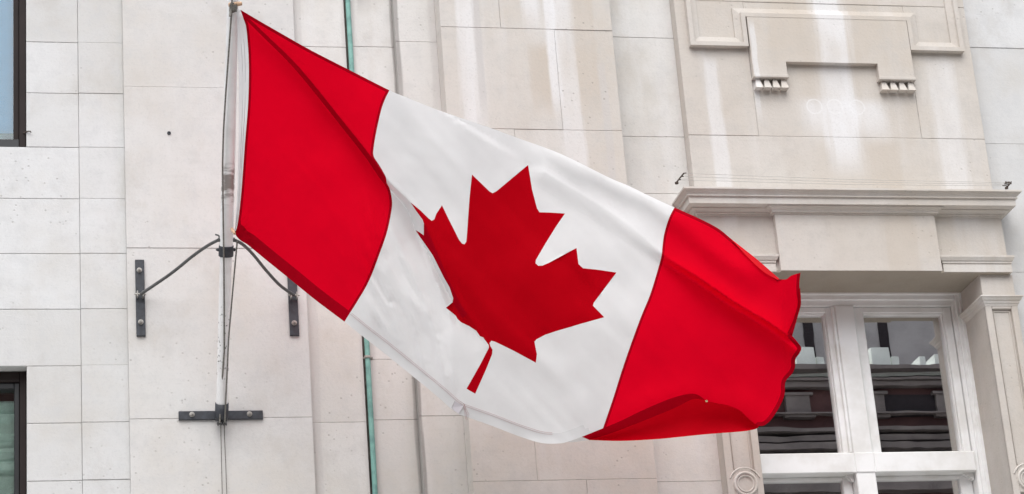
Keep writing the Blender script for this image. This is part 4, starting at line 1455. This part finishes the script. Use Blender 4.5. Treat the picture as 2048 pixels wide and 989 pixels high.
# eyelet on the corner
ey = MB(); q = P(1413, 803, flag_depth(1413, 800) - .012)
ey.lathe(q, (0.0, -1, 0.25), [(.009, 0), (.009, .003), (.0055, .004), (.0045, .001)], 14)
ey.build('eyelet', plain('brass', (0.30, 0.22, 0.12), .45, .5), FL)
# stitching along the white hem
for off, mt in ((19, 'stitch'), (22.5, 'stitch')):
    m = MB()
    l = offset_line(E_BOTW, off)
    l = [p for p in l if 694 < p.x < 1110]
    m.tube([P(p.x, p.y, flag_depth(p.x, p.y) - .0025) for p in l], .0009, 5)
    m.build('stitching', MAT[mt], WP)
# repair patch on the hem
pt = MB()
cn = [(903, 816), (909, 803), (927, 812), (917, 828)]
vs = [P(x, y, flag_depth(x, y) - .006) for x, y in cn] + [P(x, y, flag_depth(x, y) - .001) for x, y in cn]
pt.add(vs, [(0, 1, 2, 3), (0, 4, 5, 1), (1, 5, 6, 2), (2, 6, 7, 3), (3, 7, 4, 0)])
for a, b_ in ((0, 1), (3, 2)):
    pt.tube([vs[a] + Vector((0, -.001, 0)), vs[b_] + Vector((0, -.001, 0))], .0022, 5, mat=1)
pt.build('hem_patch', [plain('patch_cloth', (.58, .54, .57), .9), MAT['hem_thread']], WP)
# the canvas band along the hoist
H2 = cr([(470, 462), (471.5, 430), (474.5, 386), (477, 300), (478, 202), (476, 110), (471, 55), (469.5, 36), (472, 20)])


def hoist_d(p): return flag_depth(max(p.x, 482), p.y)


HB = strip('hoist_band', E_HOIST, H2, lambda p: fd(p), lambda p: fd(p) + .006, 60, 6, MAT['band'], FL, -.004)
m = MB()
for q in (.35, .62):
    l = [E_HOIST[i].lerp(H2[i], q) for i in range(len(E_HOIST))]
    m.tube([P(p.x, p.y, flag_depth(p.x, p.y) + .006 * q - .004 * math.sin(math.pi * q) - .003) for p in l], .0014, 5)
m.build('stitching', MAT['hem_thread'], HB)
# wooden toggle and its lashing at the head, small toggle at the tack
tg = MB()
a, b_ = P(457, 10.5, -1.80), P(484, 7.5, -1.80)
tg.tube([a, a.lerp(b_, .04), a.lerp(b_, .5), a.lerp(b_, .53), a.lerp(b_, .56), a.lerp(b_, .96), b_], [.010, .0145, .0155, .0125, .0155, .0135, .009], 14)
tg.build('toggle', MAT['wood'], FL)
lk = MB()
c0 = P(466, 18, -1.79)
for q in range(7):
    pts = [c0 + Vector((.022 * math.cos(a_ + q), .022 * math.sin(a_ + q) * .7 - .004 * q, .006 * math.sin(2 * a_ + q * 1.9) + .006 * (q - 3))) for a_ in [2 * math.pi * i / 12 for i in range(11)]]
    lk.tube(pts, .0052, 6)
lk.tube([P(463, 16, -1.8), P(461, 26, -1.8), P(460, 33, -1.8)], .008, 8)
lk.tube([P(466, 6, -1.79), P(463, -8, -1.78), P(466, -30, -1.8)], .008, 8)
lk.build('lashing', MAT['rope'], FL)
t2 = MB(); t2.tube([P(463.5, 457, -.98), P(465.5, 462, -.99), P(469.5, 468, -1.0)], [.008, .0115, .009], 12)
t2.build('toggle', MAT['wood'], FL)

# ------------------------------------------------------------------ the house across the street (mirrored in the panes)
OY = -22.0
OP = empty('facing_building', (6, OY, 0))
tag(OP, 'dark red brick building with pale stone bands across the street, mirrored in the panes', 'building')
VY = 2 * (YGL) - OY            # plane on which the mirror image stands


def oz(py): return PZ(1800, py, VY)


MAT['obrick'] = plain('dark_red_brick', (0.11, 0.05, 0.048), 0.9, var=0.2, scale=1.2)
MAT['ostone'] = plain('pale_band_stone', (0.60, 0.585, 0.56), 0.9, var=0.15, scale=1.5)
MAT['oband'] = plain('brown_band_stone', (0.23, 0.195, 0.185), 0.9, var=0.2, scale=1.5)
MAT['oslate'] = plain('grey_slate', (0.48, 0.455, 0.45), 0.8, var=0.15, scale=1.0)
MAT['ogreen'] = plain('copper_roof_green', (0.12, 0.36, 0.27), 0.8, var=0.1, scale=1.0)
MAT['owhite'] = plain('pale_gable_stone', (0.86, 0.89, 0.84), 0.9, var=0.08, scale=1.5)
o = MB(); zt_ = oz(748)
XO_0, XO_1 = -16, 34
o.box(XO_0 - .05, XO_1 + .05, OY - .5, OY + .06, 0.06, 6.2, b=.02)
o.build('stone_storey', plain('pale_lower_stone', (0.58, 0.57, 0.54), .9), OP)
o = MB()
o.box(XO_0, XO_1, OY - 6, OY, 0.05, zt_)
o.build('wall', MAT['obrick'], OP)
o = MB()
for (pa_, pb_, d_) in ((870, 862, .3), (887, 876, .22), (905, 893, .3), (925, 915, .2), (985, 960, .25), (749, 741, .35)):
    za_, zb2 = oz(pa_), oz(pb_)
    o.box(XO_0 - .1, XO_1 + .1, OY - .2, OY + d_, za_, zb2, b=.04)
mir2 = lambda px0, py0, px1, py1, d1: o.box(P(px0, py0, VY).x, P(px1, py0, VY).x, OY - .2, OY + d1, P(px0, py1, VY).z, P(px0, py0, VY).z, b=.03)
for px0, px1, py0, py1, d1 in ((1000, 2500, 770, 774, .25), (1000, 2500, 775, 785, .18), (1000, 2500, 838, 841, .2)): mir2(px0, py0, px1, py1, d1)
o.build('stone_band', MAT['oband'], OP)
for i in range(-5, 9):
    o = MB()
    a = P(1742 + 150 * i, 800, VY)
    o.box(a.x - .22, a.x + .22, OY - .1, OY + .09, oz(838), oz(786), b=.03)
    o.box(a.x - .28, a.x + .28, OY - .1, OY + .13, oz(792), oz(786.5), b=.03); o.box(a.x - .28, a.x + .28, OY - .1, OY + .13, oz(837.5), oz(831), b=.03)
    o.build('pilaster', MAT['oband'], OP)
for i in range(-5, 9):
    o = MB(); a = P(1768 + 150 * i, 680, VY + 4)
    o.box(a.x - .10, a.x + .10, OY - 4.2, OY - 3.97, a.z - .9, a.z + .9, b=.02)
    o.build('window', MAT['dark_room'], OP)


def mir(px0, py0, px1, py1, mb, d0, d1, b=.03):
    """block on the facing front whose mirror image fills this part of the panes"""
    a, c_ = P(px0, py0, VY), P(px1, py1, VY)
    mb.box(min(a.x, c_.x), max(a.x, c_.x), OY - d0, OY + d1, min(a.z, c_.z), max(a.z, c_.z), b=b)


o = MB()
for i in range(-6, 8):
    dx = 150 * i
    mir(1736 + dx, 700, 1779 + dx, 745, o, .4, .12)
    mir(1781 + dx, 716, 1799 + dx, 745, o, .4, .05)
    mir(1831 + dx, 720, 1846 + dx, 746, o, .4, .2); mir(1860 + dx, 716, 1880 + dx, 747, o, .4, .2); mir(1846.5 + dx, 736, 1859.5 + dx, 746.5, o, .4, .19)
mir(1736 - 900, 741, 1736 + 1350, 746, o, .45, .10)
o.build('parapet', MAT['owhite'], OP)
for i in range(13):
    x = XO_0 + 3.9 * i
    o = MB(); o.box(x + .5, x + 1.7, OY - .05, OY + .02, oz(835), oz(790), b=.02)
    o.build('window', MAT['dark_room'], OP)
o = MB(); o.box(7, XO_1, OY - 9, OY - 4, zt_ - 2, PZ(1800, 608, VY + 4), b=.05)
for i in range(0): o.box(8 + 3.1 * i, 9.2 + 3.1 * i, OY - 4.3, OY - 3.9 + .05 * (i % 2), oz(735), oz(650 + 12 * (i % 3)), b=.05)
o.build('upper_storey', MAT['oslate'], OP)
# green copper roof further along the street, mirrored at the foot of the upper left window
GR = empty('copper_roof_house', (-3, OY, 0))
tag(GR, 'grey house with a green copper roof across the street, mirrored in the left window', 'building')
VZ = lambda py: PZ(15, py, 2 * .1 - OY)
o = MB(); o.box(-15.9, XO_0 + 30 - 8, OY - 11.5, OY - 6.01, 0.05, VZ(300) + 1.2); o.build('wall', MAT['ostone'], GR)
o = MB(); zr0 = VZ(300) + 1.2; zr1 = zr0 + 1.6
o.add([(-16.2, OY - 5.8, zr0), (6.2, OY - 5.8, zr0), (6.2, OY - 11.8, zr0), (-16.2, OY - 11.8, zr0), (-14, OY - 7.8, zr1), (4, OY - 7.8, zr1), (4, OY - 9.8, zr1), (-14, OY - 9.8, zr1)],
      [(3, 2, 1, 0), (4, 5, 6, 7), (0, 1, 5, 4), (1, 2, 6, 5), (2, 3, 7, 6), (3, 0, 4, 7)])
o.build('roof', MAT['ogreen'], GR)
